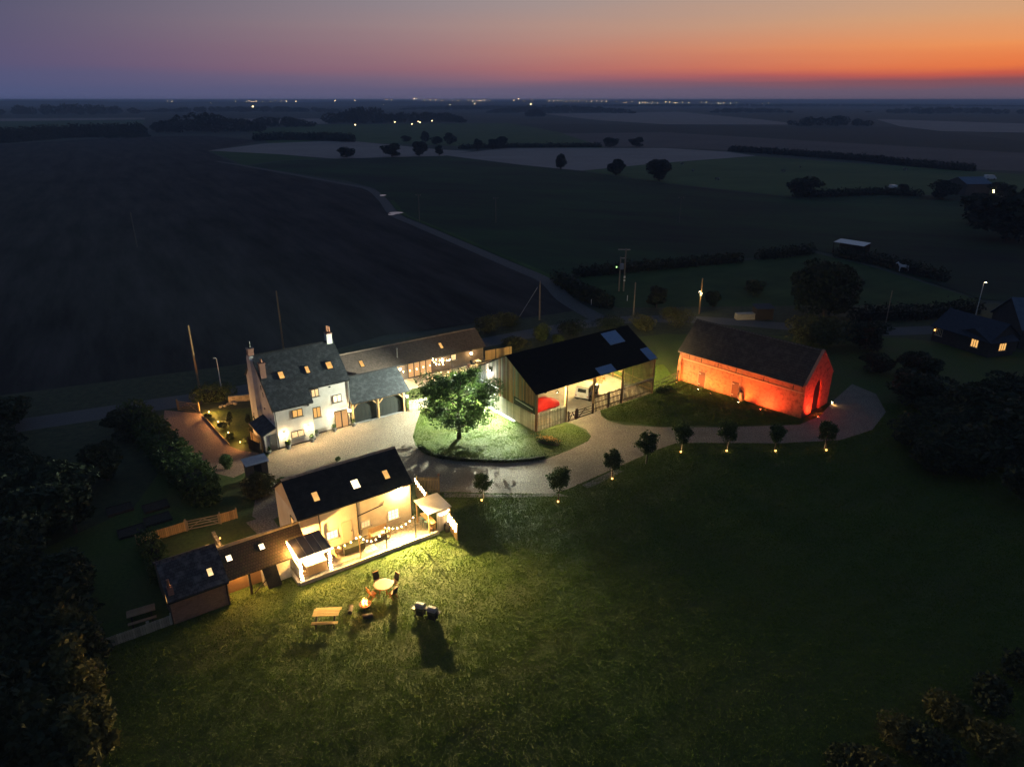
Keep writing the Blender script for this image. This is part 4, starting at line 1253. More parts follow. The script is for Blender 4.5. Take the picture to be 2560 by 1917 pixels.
# gable cladding towards the house
def gable_z(y):
    return EH + bm_ * min(y, BD - y) - .14
n = 46
for i in range(n):
    y0 = BD * i / n + .01
    w = BD / n - .015
    top0, top1 = gable_z(y0), gable_z(y0 + w)
    zb = 2.95 + random.uniform(-.06, .06)
    if 4.0 < y0 < 7.2:
        zb = 1.9
    me_ = MB().add([(-.02, y0, zb), (-.02, y0 + w, zb), (-.02, y0 + w, top1), (-.02, y0, top0), (.02, y0, zb), (.02, y0 + w, zb), (.02, y0 + w, top1), (.02, y0, top0)],
                   [(3, 2, 1, 0), (4, 5, 6, 7), (0, 1, 5, 4), (1, 2, 6, 5), (2, 3, 7, 6), (3, 0, 4, 7)])
    part('board', me_, barn_rust if (y0 < 6.8 and random.random() < .62) else barn_board, b, (-.04 + random.uniform(-.012, .012), 0, 0))
n = 38
me = MB().box(-.02, .02, -.07, .07, 0, 2.0).mesh('gable_slat')
for i in range(n):
    part('slat', me, grey_wood, b, (-.12, .1 + 8.4 * (i + .5) / n, .06 + random.uniform(-.03, .05)))
part('gap_shade', MB().box(.01, .05, .25, 4.1, 2.0, 2.95), mat('gap_shade_dark', (.03, .032, .028), (.06, .06, .05), scale=4), b)  # dark sheet standing in for the shade in the open gap
part('rail', MB().box(-.1, -.061, 6.9, 10.55, 2.86, 3.0), white_paint, b, label='white painted rail under the gable floodlight')
part('rail', MB().bar((-.1, .5, 2.55), (-.1, 3.6, 2.75), .05, .08), white_paint, b)
part('wall', MB().box(-.03, .05, 8.4, 10.6, 0, 2.9), mat('dark_low_wall', (.06, .06, .05), (.10, .095, .08), scale=3), b)
part('kerb', MB().box(-.55, -.2, 3.5, 8.4, 0, .14), mat('white_kerb', (.66, .65, .6), (.74, .73, .68), scale=4), b)
# back and far end: low boards and rails
for i in range(3):
    part('rail', MB().box(0, BL, BD - .06, BD - .02, .35 + i * .55, .55 + i * .55), softwood, b)
part('wall', MB().box(.1, 11.5, BD - .12, BD - .07, 0, 2.2), mat('pale_back_wall', (.38, .32, .22), (.46, .39, .27), scale=1.5), b)
for z in (.35, 1.1):
    part('rail', MB().box(BL - .06, BL - .02, .2, BD - .2, z, z + .14), softwood, b)
for y in (3.5, 7.0):
    part('post', MB().box(BL - .2, BL, y - .09, y + .09, 0, EH + bm_ * 3), MATS['brown_post'], b)
part('brace', MB().bar((BL - .1, 3.5, .4), (BL - .1, 6.9, 1.9), .08, .1), MATS['brown_post'], b)
# gates in the second bay
def field_gate(label, p, q, hgt, m, bars=5, grp=None):
    L_ = math.hypot(q[0] - p[0], q[1] - p[1])
    t = thing('field_gate', label, 'gate', (p[0], p[1], 0), math.atan2(q[1] - p[1], q[0] - p[0]), grp)
    z0 = .12
    for i in range(bars):
        z = z0 + (hgt - z0) * (i / (bars - 1)) ** .9
        part('bar', MB().box(.05, L_ - .05, -.02, .02, z - .035, z + .035), m, t)
    for x in (.05, L_ - .05):
        part('stile', MB().box(x - .045, x + .045, -.03, .03, .04, hgt + .06), m, t)
    part('brace', MB().bar((.08, -.03, z0), (L_ * .5, -.03, hgt), .07, .03), m, t)
    part('brace', MB().bar((L_ * .5, -.03, hgt), (L_ - .08, -.03, z0), .07, .03), m, t)
    part('post', MB().box(-.14, -.02, -.07, .07, 0, hgt + .25), m, t)
    part('post', MB().box(L_ + .02, L_ + .14, -.07, .07, 0, hgt + .25), m, t)
    return t
field_gate('small brown gate beside the grey slats of the open barn', BF.w(4.68, -.12), BF.w(5.7, -.12), 1.05, brown_slat, 3, 'gates across the barn bay')
field_gate('wider brown gate in front of the white off roader', BF.w(6.0, -.12), BF.w(8.3, -.12), 1.05, brown_slat, 4, 'gates across the barn bay')
f2 = thing('floodlight', 'glaring white floodlight high on the barn gable facing the tree', 'floodlight', BF.w(-.07, 8.5, 4.62), BF.a + R(-90))
part('bracket', MB().box(-.03, .03, -.12, 0, -.03, .03), black_metal, f2)
part('housing', MB().box(-.2, .2, -.24, -.10, -.05, .2), black_metal, f2)
part('lens', MB().box(-.18, .18, -.255, -.242, -.03, .18), lens_w, f2)
lamp(f2, (0, -.5, .02), 52000, (.93, 1.0, .80), .1, 'SPOT', (R(-58), 0, 0), 154, .4)
lamp(f2, (0, -.4, -.1), 420, (.95, 1.0, .95), .06)
def barn_lamp(label, x, y, z, power, col, drop=.3):
    t = thing('pendant_lamp', label, 'lamp', BF.w(x, y, z), BF.a)
    part('cord', MB().tube([(0, 0, .1), (0, 0, .1 + drop)], .012, 4), black_metal, t)
    part('shade', MB().lathe([(.05, .1), (.2, -.02), (.19, -.03), (.04, .08)], 12), black_metal, t)
    part('bulb', MB().lathe([(.03, .03), (.075, -.06), (.06, -.11), (.02, -.13)], 10), lens_m, t)
    lamp(t, (0, 0, -.22), power, col, .08)
barn_lamp('assumed bare warm lamp hanging over the parked white off roader in the barn', 14.2, 5.6, 4.4, 5200, (1, .70, .28), 1.9)  # hidden lamp, assumed from the lit floor and the car's shadow
barn_lamp('small lamp hanging under the front eave above the red covered car', 2.9, -.06, 4.1, 3000, (1, .80, .40), .35)
assumed_flood = thing('floodlight', 'assumed warm floodlight on the far end of the open barn, lighting grass', 'floodlight', BF.w(BL + .02, 5.2, 4.1), BF.a + R(90))  # unseen floodlight, assumed and added to light the bright grass at this end
part('bracket', MB().box(-.03, .03, -.12, 0, -.03, .03), black_metal, assumed_flood)
part('housing', MB().box(-.17, .17, -.22, -.10, -.02, .2), black_metal, assumed_flood)
part('lens', MB().box(-.15, .15, -.235, -.222, .0, .18), lens_m, assumed_flood)
lamp(assumed_flood, (0, -.4, 0), 9000, (1, .76, .32), .09, 'SPOT', (R(-50), 0, 0), 140, .7)
part('light_block_gable', MB().extx([(.1, 4.0), (.1, EH - .12), (RY, RH - .14), (BD - .1, EH - .15), (BD - .1, 4.0)], BL - .04, BL + .02), barn_board, b)  # cladding added to keep the barn lamp off the brick barn roof

# ------------------------------------------------------------------ vehicles in the barn
v = thing('off_roader', 'boxy white off roader with grey roof parked in the barn', 'car', BF.w(9.55, 3.15, .03), BF.a + R(28))
Lc, Wc = 4.1, 1.72
body = MB().exty([(0, .5), (0, 1.08), (.02, 1.12), (2.75, 1.12), (2.8, 1.16), (3.98, 1.06), (Lc, .98), (Lc, .5), (3.75, .5), (3.62, .82), (3.3, .9), (2.98, .82), (2.85, .5), (1.2, .5), (1.08, .82), (.76, .9), (.44, .82), (.3, .5)], -Wc / 2, Wc / 2)
part('body', body, car_white, v)
part('cabin', MB().add([(0.02, -.84, 1.12), (2.78, -.84, 1.12), (2.78, .84, 1.12), (.02, .84, 1.12), (.1, -.74, 1.86), (2.45, -.74, 1.86), (2.45, .74, 1.86), (.1, .74, 1.86)], [(4, 5, 6, 7), (0, 1, 5, 4), (1, 2, 6, 5), (2, 3, 7, 6), (3, 0, 4, 7)]), car_white, v)
part('roof', MB().box(.06, 2.47, -.76, .76, 1.862, 1.93), mat('dull_roof_paint', (.30, .28, .23), (.36, .34, .28), scale=3, rough=.6), v)
for s in (-1, 1):
    for x0, x1 in ((.22, 1.1), (1.2, 1.85), (1.95, 2.5)):
        w = part('window', MB().add([(x0, s * .835, 1.2), (x1, s * .835, 1.2), (x1 - .02, s * .77, 1.74), (x0 + .02, s * .77, 1.74), (x0, s * .825, 1.2), (x1, s * .825, 1.2), (x1 - .02, s * .76, 1.74), (x0 + .02, s * .76, 1.74)], [(0, 1, 2, 3), (7, 6, 5, 4), (0, 4, 5, 1), (2, 6, 7, 3)]), car_glass, v)
part('windscreen', MB().add([(2.775, -.74, 1.2), (2.775, .74, 1.2), (2.50, .68, 1.78), (2.50, -.68, 1.78), (2.75, -.74, 1.2), (2.75, .74, 1.2), (2.47, .68, 1.78), (2.47, -.68, 1.78)], [(0, 1, 2, 3), (7, 6, 5, 4), (0, 4, 5, 1), (2, 6, 7, 3)]), car_glass, v)
part('rear_window', MB().add([(.0, -.55, 1.25), (.0, .55, 1.25), (.06, .52, 1.72), (.06, -.52, 1.72), (.03, -.55, 1.25), (.03, .55, 1.25), (.1, .52, 1.72), (.1, -.52, 1.72)], [(0, 1, 2, 3), (7, 6, 5, 4), (0, 4, 5, 1), (2, 6, 7, 3)]), car_glass, v)
part('bumper', MB().box(-.1, .0, -.84, .84, .42, .58), black_metal, v)
part('bumper', MB().box(Lc, Lc + .12, -.84, .84, .42, .58), black_metal, v)
part('number_plate', MB().box(-.02, -.002, -.26, .26, .72, .83), pale_wood, v)
part('tow_ball', MB().tube([(-.1, 0, .45), (-.22, 0, .45), (-.22, 0, .52)], .03, 6), grey_metal, v)
for s in (-1, 1):
    part('tail_light', MB().box(-.02, -.002, s * .72 - .06, s * .72 + .06, .72, .9), mat('tail_lens', (.30, .02, .02), rough=.3), v)
    part('headlight', MB().box(Lc, Lc + .02, s * .6 - .1, s * .6 + .1, .75, .93), grey_metal, v)
    for x in (.76, 3.3):
        wh = MB()
        wh.tube([(x, s * .62, .36), (x, s * .86, .36)], .36, 18)
        w = part('wheel', wh, rubber, v)
        part('rim', MB().tube([(x, s * .86, .36), (x, s * .875, .36)], .2, 12), grey_metal, w)
    part('mirror', MB().box(2.5, 2.6, s * .86, s * 1.02, 1.2, 1.38), black_metal, v)
cv = thing('covered_car', 'car under a bright red fitted cover in the left barn bay', 'car', BF.w(2.4, 4.5, .03), BF.a)
prof = [(0, .25, .55), (.15, .62, .70), (.6, .82, .78), (1.1, .92, .80), (1.6, 1.28, .72), (2.2, 1.38, .66), (2.9, 1.30, .68), (3.4, .98, .78), (3.9, .88, .78), (4.2, .7, .72), (4.35, .3, .58)]
vs, fs = [], []
K = 10
for i, (x, zt, hw) in enumerate(prof):
    for k_ in range(K + 1):
        t = math.pi * k_ / K
        cx = math.copysign(abs(math.cos(t)) ** .45, math.cos(t))
        vs.append((x, hw * cx * (1 + .03 * math.sin(7 * t + i)), .1 + (zt - .1) * math.sin(t) ** .5))
    if i:
        for k_ in range(K):
            p = (i - 1) * (K + 1) + k_
            fs.append((p, p + 1, p + K + 2, p + K + 1))
fs += [tuple(range(K, -1, -1)), tuple(range((len(prof) - 1) * (K + 1), len(prof) * (K + 1)))]
part('cover', MB().add(vs, fs), red_cover, cv, smooth=True)
for x in (.85, 3.5):
    for s in (-1, 1):
        part('wheel', MB().tube([(x, s * .5, .3), (x, s * .72, .3)], .3, 14), rubber, cv)
for i in range(6):
    single('plank', MB().box(0, 2.6, 0, .16, 0, .05), softwood, '%s loose sawn plank on the barn floor, counted inwards from the grey slats' % ORDN[i],
           'plank', BF.w(.7 + .12 * (i % 2), 1.0 + i * .24, .035 + .02 * (i % 2)), BF.a + R(4 * (i % 3) - 3), 'loose planks on the barn floor')
lr = thing('log_rack', 'long pale trailer bed parked against the back of the barn', 'trailer', BF.w(6.2, 8.6, .03), BF.a)
part('bed', MB().box(0, 3.6, -.7, .7, .55, .68), pale_wood, lr)
part('side_board', MB().box(0, 3.6, -.72, -.68, .68, 1.0).box(0, 3.6, .68, .72, .68, 1.0), pale_wood, lr)
for s in (-1, 1):
    part('wheel', MB().tube([(1.7, s * .5, .3), (1.7, s * .68, .3)], .3, 14), rubber, lr)
part('drawbar', MB().bar((3.6, 0, .58), (4.7, 0, .5), .1), grey_metal, lr)
part('leg', MB().box(4.6, 4.68, -.04, .04, 0, .5), grey_metal, lr)
hs = np.random.default_rng(5)
C = np.stack([hs.normal(0, 1.0, 900), hs.normal(0, .5, 900), np.abs(hs.normal(0, .12, 900)) + .02], 1)
st = mkobj('straw_heap', leafmesh('straw', C, .1, hs, 1.2), mat('straw', (.42, .26, .09), (.55, .36, .14), scale=6), None, BF.w(15.2, 7.4, .03), (0, 0, BF.a))
tag(st, 'scattered heap of orange straw on the barn floor', 'straw')

# ------------------------------------------------------------------ red brick barn
r_ = thing('brick_barn', 'tall old brick barn glowing orange and red from floodlights at its foot', 'barn', RF.o + (0,), RF.a)
BW, BDp, BE, BR = 16.8, 6.65, 4.2, 7.45
part('wall', MB().extx([(0, 0), (0, BE), (BDp / 2, BR - .2), (BDp, BE), (BDp, 0)], 0, BW - 3.0), red_brick, r_)
part('wall', MB().box(BW - 3.0, BW - .19, .003, .4, 0, BE), red_brick, r_)
part('wall', MB().box(BW - 3.0, BW - .19, BDp - .4, BDp - .003, 0, BE), red_brick, r_)
# near gable with a deep pointed cart arch
ay0, ay1, ah = 2.35, 4.35, 4.0
arch = [(ay0, 0), (ay0, 2.6), (ay0 + .18, 3.25), (ay0 + .5, 3.75), ((ay0 + ay1) / 2, ah), (ay1 - .5, 3.75), (ay1 - .18, 3.25), (ay1, 2.6), (ay1, 0)]
half = len(arch) // 2
mid_ = (ay0 + ay1) / 2
pl = [(0, 0)] + arch[:half + 1] + [(mid_, BR + .05), (-.12, BE - .05)]
pr = arch[half:] + [(BDp, 0), (BDp + .12, BE - .05), (BDp / 2 + .02, BR + .05), (mid_, BR + .05)]
part('gable', MB().extx(pl, BW - .2, BW + .05), red_brick, r_)
part('gable', MB().extx(pr, BW - .2, BW + .05), red_brick, r_)
part('arch_shade', MB().box(BW - .36, BW - .22, ay0 - .1, ay1 + .1, 0, ah), mat('arch_shade_dark', (.012, .010, .010)), r_, label='dark panel standing in for the shaded opening of the pointed arch')  # near-black panel gives the shade inside the arch
part('coping', MB().extx([(-.18, BE - .12), (BDp / 2, BR + .16), (BDp + .18, BE - .12), (BDp + .14, BE - .22), (BDp / 2, BR + .03), (-.14, BE - .22)], BW - .2, BW + .12), red_brick2, r_)
slope(r_, -.15, BW - .21, -.28, BE - .28 * .98 + .1, BDp / 2, BR + .02, thatchy, .14)
slope(r_, -.15, BW - .21, BDp + .28, BE - .17, BDp / 2, BR + .018, thatchy, .14)
ridge(r_, -.15, BW - .2, BDp / 2, BR + .05, mat('old_ridge', (.05, .045, .045), (.075, .066, .064), scale=4, rnd=.2))
part('string_course', MB().box(.0, BW, -.07, 0, 3.02, 3.14), mat('pale_brick_course', (.46, .26, .15), (.54, .32, .19), scale=5, bump=.4), r_)
for x in (1.4, 3.2, 5.6, 8.1, 11.75, 15.4):
    part('slit', MB().box(x - .05, x + .05, -.012, .0, 3.2, 3.98), mat('slit_dark', (.02, .012, .008)), r_)
    part('ledge', MB().box(x - .12, x + .12, -.05, 0, 3.98, 4.06), red_brick2, r_)
for x0, x1 in ((3.05, 4.0), (7.8, 8.7)):
    d_ = part('door', MB().box(x0, x1, -.03, 0, .0, 2.02), door_brown, r_)
    me = MB().box(0, (x1 - x0) / 5 - .015, -.045, -.03, .03, 2.0).mesh('barn_door_board')
    for i in range(5):
        part('board', me, door_brown, d_, (x0 + .008 + i * (x1 - x0) / 5, 0, 0))
    for z in (.3, 1.7):
        part('hinge', MB().box(x0 + .04, x0 + .3, -.06, -.045, z, z + .1), grey_metal, d_)
    part('jamb', MB().box(x0 - .1, x0, -.04, 0, 0, 2.1).box(x1, x1 + .1, -.04, 0, 0, 2.1), red_brick2, r_)
downpipe(r_, 8.95, 0, 0, 4.0, red_brick2)
gutter(r_, -.1, BW - .3, -.27, BE - .22, red_brick2)
part('buttress', MB().extx([(-.35, 0), (-.25, 2.6), (0, 3.4), (0, 0)], -.02, .45), red_brick, r_)
wb = thing('water_butt', 'dark rounded water butt beside the brick barn downpipe', 'water butt', RF.w(9.3, -.42), RF.a)
part('barrel', MB().lathe([(.28, 0), (.32, .4), (.30, 1.0), (.26, 1.2), (.12, 1.34)], 14), dark_wood, wb)
part('pipe', MB().tube([(-.3, .3, 1.5), (-.1, .1, 1.3)], .04, 6), red_brick2, wb)
def ground_spot(label, loc, target, power, col, lens, spot=110, grp='ground floodlights at the brick barn'):
    """small spike light in the grass aimed at a target point"""
    t = thing('ground_light', label, 'ground light', loc, 0, grp)
    d_ = Vector(target) - Vector(loc)
    ang = math.atan2(d_.y, d_.x) - math.pi / 2
    part('spike', MB().tube([(0, 0, 0), (0, 0, .14)], .02, 6), black_metal, t)
    hd = part('head', MB().lathe([(.05, 0), (.08, .05), (.085, .15), (.075, .15)], 12), black_metal, t, (0, 0, .16), rot=Vector((0, 0, 1)).rotation_difference(d_.normalized()).to_euler())
    part('lens', MB().lathe([(.072, .155), (.072, .165)], 12), lens, hd)
    q = d_.to_track_quat('-Z', 'Y').to_euler()
    lamp(t, Vector((0, 0, .16)) + d_.normalized() * .2, power, col, .05, 'SPOT', q, spot, .6)
    return t
def rw(x, y, z):
    return RF.w(x, y, z)
ground_spot('amber ground light in the grass before the left brick barn door', G(1743.9, 978.6), rw(3.4, 0, 2.6), 900, (1, .34, .07), lens_m, 168)
ground_spot('amber ground light in the grass before the water butt', G(1845.3, 1011.2), rw(8.6, 0, 2.6), 1200, (1, .28, .055), lens_m, 168)
ground_spot('added dim amber ground light at the left corner of the brick barn', rw(.9, -1.7, 0), rw(1.0, 0, 2.8), 900, (1, .36, .08), amber_m, 168)  # extra lamp added to spread the glow along the wall
ground_spot('added dim amber ground light midway between the two brick barn doors', rw(6.0, -1.8, 0), rw(6.0, 0, 2.8), 1050, (1, .26, .05), amber_m, 168)  # another added lamp, fills the wall between the two amber ones
ground_spot('assumed red ground light in the grass before the right end of the brick barn', rw(12.6, -1.6, 0), rw(12.7, 0, 2.2), 1500, (1, .13, .04), lens_r, 168)  # unseen lamp, assumed from the strong red on this stretch of wall
ground_spot('red ground light glowing on gravel at the arch corner of the brick barn', G(2044.6, 1048.6), rw(16.85, 2.6, 2.4), 1700, RED, lens_r, 150)
ground_spot('amber ground light lighting the gravel beyond the arched barn gable', rw(17.2, 6.9, 0), rw(19.5, 6.2, .2), 60, AMBER, lens_m, 150)
field_gate('iron gate between the slatted barn corner and the brick barn', BF.w(18.95, .3), RF.w(.2, -.45), 1.15, mat('iron_gate', (.03, .03, .028)), 3)

# ------------------------------------------------------------------ lawn furniture, fire, grills
def picnic(label, loc, rz, m):
    t = thing('picnic_bench', label, 'picnic table', loc, rz, 'picnic benches')
    me = MB().box(-.9, .9, -.065, .065, 0, .04).mesh('picnic_plank')
    for i in range(5):
        part('table_plank', me, m, t, (0, -.3 + i * .15, .72))
    for s in (-1, 1):
        for k in (0, 1):
            part('seat_plank', me, m, t, (0, s * (.66 + .145 * k), .43))
    for x in (-.62, .62):
        for s in (-1, 1):
            part('leg', MB().bar((x, s * .82, .0), (x, s * .28, .72), .09, .05), dark_wood, t)
        part('seat_beam', MB().box(x - .03, x + .03, -.86, .86, .36, .43), dark_wood, t)
    return t
pic = mat('honey_pine', (.46, .29, .10), (.56, .37, .14), scale=7, stretch=(.4, 2, 1), rnd=.15)
picnic('pine picnic bench on the lit lawn left of the fire', G(818, 1552), R(3), pic)
picnic('dim picnic bench in the dark garden left of the brown brick house', G(357, 1548), LF.a - R(6), mat('shaded_pine', (.30, .19, .10), (.36, .23, .13), scale=7, rnd=.1))  # darker copy of the bench pine, the garden's dimness put into its colour
tc_ = G(960, 1480)
t = thing('round_table', 'round orange wooden table with chairs on the lawn above the fire', 'table', tc_, 0)
part('top', MB().lathe([(.66, .70), (.7, .71), (.7, .74), (.66, .75)], 28), mat('orange_teak', (.30, .105, .026), (.36, .135, .036), scale=5, rough=.6), t)
for i in range(4):
    aa = R(45 + 90 * i)
    part('leg', MB().bar((.42 * math.cos(aa), .42 * math.sin(aa), 0), (.22 * math.cos(aa), .22 * math.sin(aa), .7), .06), MATS['orange_teak'], t)
def folding_chair(label, loc, rz, cover=True):
    t = thing('garden_chair', label, 'chair', loc, rz, 'chairs round the lawn table')
    part('seat', MB().box(-.23, .23, -.22, .22, .42, .45), MATS['orange_teak'], t)
    part('backrest', MB().extx([(.2, .45), (.24, .45), (.38, 1.0), (.34, 1.0)], -.23, .23), fabric_dk if cover else MATS['orange_teak'], t)
    part('top_rail', MB().box(-.24, .24, .34, .40, 1.0, 1.05), MATS['orange_teak'], t)
    for s in (-1, 1):
        part('leg', MB().bar((s * .22, -.25, 0), (s * .22, .2, .5), .04), MATS['orange_teak'], t)
        part('leg', MB().bar((s * .22, .28, 0), (s * .22, -.18, .44), .04), MATS['orange_teak'], t)
for lab, aa, cvr in (('black backed chair at the upper left of the round lawn table', 125, True), ('black backed chair at the upper right of the round lawn table', 48, True),
                     ('folded wooden chair at the lower left of the round lawn table', 222, False), ('dark chair at the lower right of the round lawn table', -38, True)):
    q = R(aa)
    folding_chair(lab, (tc_[0] + .98 * math.cos(q), tc_[1] + .98 * math.sin(q), 0), q - R(90), cvr)
# fire pit
fc = G(914, 1521)
f = thing('fire_pit', 'iron fire bowl burning with orange flames on the lawn', 'fire pit', fc, 0)
part('bowl', MB().lathe([(.12, .22), (.30, .27), (.42, .42), (.44, .44), (.40, .44), (.28, .33), (.05, .29)], 18), mat('rusty_iron', (.09, .04, .025), (.14, .065, .035), scale=8), f)
for i in range(3):
    aa = R(30 + 120 * i)
    part('leg', MB().bar((.36 * math.cos(aa), .36 * math.sin(aa), 0), (.26 * math.cos(aa), .26 * math.sin(aa), .3), .04), black_metal, f)
for i in range(5):
    aa = R(72 * i + 10)
    part('log', MB().tube([(.3 * math.cos(aa), .3 * math.sin(aa), .42), (-.05 * math.cos(aa), -.05 * math.sin(aa), .62)], .05, 7), bark, f)
part('embers', MB().lathe([(.3, .36), (.22, .41), (.05, .44)], 12), ember_m, f)
rf = random.Random(4)
for i in range(7):
    x, y = rf.uniform(-.16, .16), rf.uniform(-.16, .16)
    hgt = rf.uniform(.35, .62) * (1.2 - 2.4 * math.hypot(x, y))
    rr0 = rf.uniform(.05, .10)
    pts = [(x + .05 * math.sin(k * 1.7 + i) * k / 5, y + .05 * math.cos(k * 1.3 + i) * k / 5, .42 + hgt * k / 5) for k in range(6)]
    part('flame', MB().tube(pts, [rr0 * .7, rr0, rr0 * .95, rr0 * .65, rr0 * .32, .005], 7), flame_m, f)
lamp(f, (0, 0, .95), 210, (1, .42, .09), .18)
for lab, aa in (('dark log seat left of the burning fire pit', 195), ('dark log seat in front of the burning fire pit', 290)):
    single('sitting_log', MB().tube([(-.35, 0, .16), (.35, 0, .16)], .16, 9), bark, lab, 'log', (fc[0] + 1.05 * math.cos(R(aa)), fc[1] + 1.05 * math.sin(R(aa)), 0), R(aa + 80), 'log seats by the fire')
def grill(label, loc, rz):
    t = thing('barbecue', label, 'barbecue', loc, rz, 'covered barbecues on the lawn')
    part('firebox', MB().box(-.3, .3, -.24, .24, .55, .78), black_metal, t)
    part('lid', MB().extx([(-.25, .78), (-.22, .98), (-.1, 1.08), (.12, 1.08), (.25, .95), (.25, .78)], -.3, .3), mat('grey_lid', (.22, .23, .24), (.28, .29, .30), scale=5, rough=.45), t)
    part('side_shelf', MB().box(.31, .62, -.2, .2, .74, .78), black_metal, t)
    part('cover', MB().box(-.27, .27, -.2, .2, .12, .54), fabric_dk, t)
    for sx in (-1, 1):
        for sy in (-1, 1):
            part('leg', MB().box(sx * .27 - .02, sx * .27 + .02, sy * .2 - .02, sy * .2 + .02, 0, .55), black_metal, t)
    for s in (-1, 1):
        part('wheel', MB().tube([(-.33, s * .2, .1), (-.29, s * .2, .1)], .1, 10), rubber, t)
grill('covered barbecue with grey lid on the lawn, left of the pair', G(1052, 1538), R(-20))
grill('covered barbecue with grey lid on the lawn, right of the pair', G(1082, 1548), R(-24))
single('grill_tray', MB().lathe([(.2, .45), (.24, .5), (.24, .53), (.18, .5)], 14).tube([(0, 0, 0), (0, 0, .46)], .03, 6), black_metal, 'small dark tray on a stem left of the barbecues', 'tray', G(1036, 1532))

# ------------------------------------------------------------------ trees
def limbs(h, spread, r, n, trunk_r, first=.32, up=.55):
    """trunk and main limbs; returns MB and limb tip list"""
    m = MB()
    bend = r.normal(0, .03 * h, (6, 2))
    tp = [(bend[i][0] * i / 5, bend[i][1] * i / 5, h * .82 * i / 5) for i in range(6)]
    m.tube(tp, [trunk_r * (1 - .15 * i) for i in range(6)], 8)
    tips = []
    for i in range(n):
        z = h * (first + (.75 - first) * i / n)
        k = min(int(z / (h * .82) * 5), 4)
        u = z / (h * .82) * 5 - k
        p0 = np.array(tp[k]) * (1 - u) + np.array(tp[k + 1]) * u
        aa = i * 2.4 + r.uniform(-.4, .4)
        ln = spread * (.55 + .45 * math.sin(math.pi * min(1, (z / h - .1) / .8))) * r.uniform(.75, 1.05)
        p1 = p0 + np.array([math.cos(aa) * ln * .5, math.sin(aa) * ln * .5, ln * up * .5])
        p2 = p0 + np.array([math.cos(aa + .15) * ln, math.sin(aa + .15) * ln, ln * up * r.uniform(.5, 1.1)])
        rr0 = trunk_r * .45 * (1 - z / h * .6)
        m.tube([p0, p1, p2], [rr0, rr0 * .6, rr0 * .2], 6)
        tips += [p1, p2, (p1 + p2) / 2]
        for j in range(3):
            q = p1 + (p2 - p1) * r.uniform(0, 1)
            e = q + np.array([r.normal(0, .28), r.normal(0, .28), r.uniform(0, .3)]) * ln
            m.tube([q, e], [rr0 * .3, rr0 * .08], 5)
            tips += [e, (q + e) / 2]
    tips.append(np.array(tp[-1]))
    return m, np.array(tips)
# the big tree on the round lawn
r = np.random.default_rng(11)
tw, tips = limbs(8.0, 4.2, r, 17, .26, .16, .42)
bt = thing('big_tree', 'large leafy tree on the round lawn lit white by the barn floodlight', 'tree', (-5.73, 69.12, 0))
part('trunk', tw, bark, bt, smooth=True)
env = []
for p in tips:
    for j in range(4):
        q = p + r.normal(0, .34, 3)
        env.append(q)
extra = ball(330, (0, 0, 4.5), (4.4, 4.0, 3.2), r, .55)
extra = extra[extra[:, 2] > 1.5]
env = np.concatenate([np.array(env), extra])
env = env[(env[:, 2] < 8.2) & (env[:, 2] > 1.2)]
env = env[r.random(len(env)) < .72]
C = np.repeat(env, 26, 0) + r.normal(0, .23, (len(env) * 26, 3)) * [1, 1, .7]
part('crown', leafmesh('big_tree_leaves', C, .115, r, .5), leaf_m, bt)
# saplings
def sapling_mesh(seed, h):
    r = np.random.default_rng(seed)
    m, tips = limbs(h, .85, r, 11, .045, .3, .9)
    C = []
    for p in tips:
        C.append(p + r.normal(0, .13, (40, 3)))
    C.append(ball(700, (0, 0, h * .62), (.82, .82, h * .38), r, .3))
    C = np.concatenate(C)
    C = C[(C[:, 2] > h * .24)]
    return m.mesh('sapling_trunk', True), leafmesh('sapling_leaves', C, .075, r, .2)
sm = [sapling_mesh(21 + i, 3.3) for i in range(3)]
SP = [(-2.71, 56.58, 2.75), (4.25, 56.32, 3.5), (9.73, 60.54, 3.0), (13.54, 63.41, 3.7), (17.59, 66.13, 3.5), (22.41, 66.37, 3.45), (27.5, 66.37, 3.1), (32.85, 66.52, 3.3)]
ORD = ['drooping young tree nearest the cottage fence', 'young round headed tree, second along the lawn edge from the cottage', 'young tree where the worn path bends by the drive',
       'young tree without a lantern at the curve of the drive', 'young tree fifth along the drive from the cottage', 'young tree sixth along the drive, below the brick barn doors',
       'young tree seventh along the drive, below the brick barn end', 'young tree at the far right end of the lantern row']
for i, (x, y, hgt) in enumerate(SP):
    t = thing('young_tree', ORD[i], 'tree', (x, y, 0), i * 1.3, 'young trees along the lawn edge')
    a_, b_ = sm[i % 3]
    part('trunk', a_, bark, t)
    part('crown', b_, leaf_m, t)
    part('stake', MB().tube([(.12, 0, 0), (.12, 0, 1.1)], .025, 6), pale_wood, t)
    t.scale = (hgt / 3.3,) * 3
    if i == 3:
        continue
    l = thing('lantern', 'glowing lantern under the ' + ORD[i].split(',')[0].replace('young round headed', 'round young').replace(' fifth', ', fifth') + ('', ', second from the cottage', '', '', '', ', below the barn doors', ', below the barn end', '')[i], 'lantern', (x - .06, y - .35, 0), .4, 'lanterns under the young trees')
    part('base', MB().box(-.07, .07, -.07, .07, 0, .03), black_metal, l)
    part('glass', MB().box(-.06, .06, -.06, .06, .03, .22), amber_m, l)
    part('cap', MB().lathe([(.1, .22), (.03, .3)], 4), black_metal, l)
    lamp(l, (0, -.02, .36), 5, WARM2, .05)
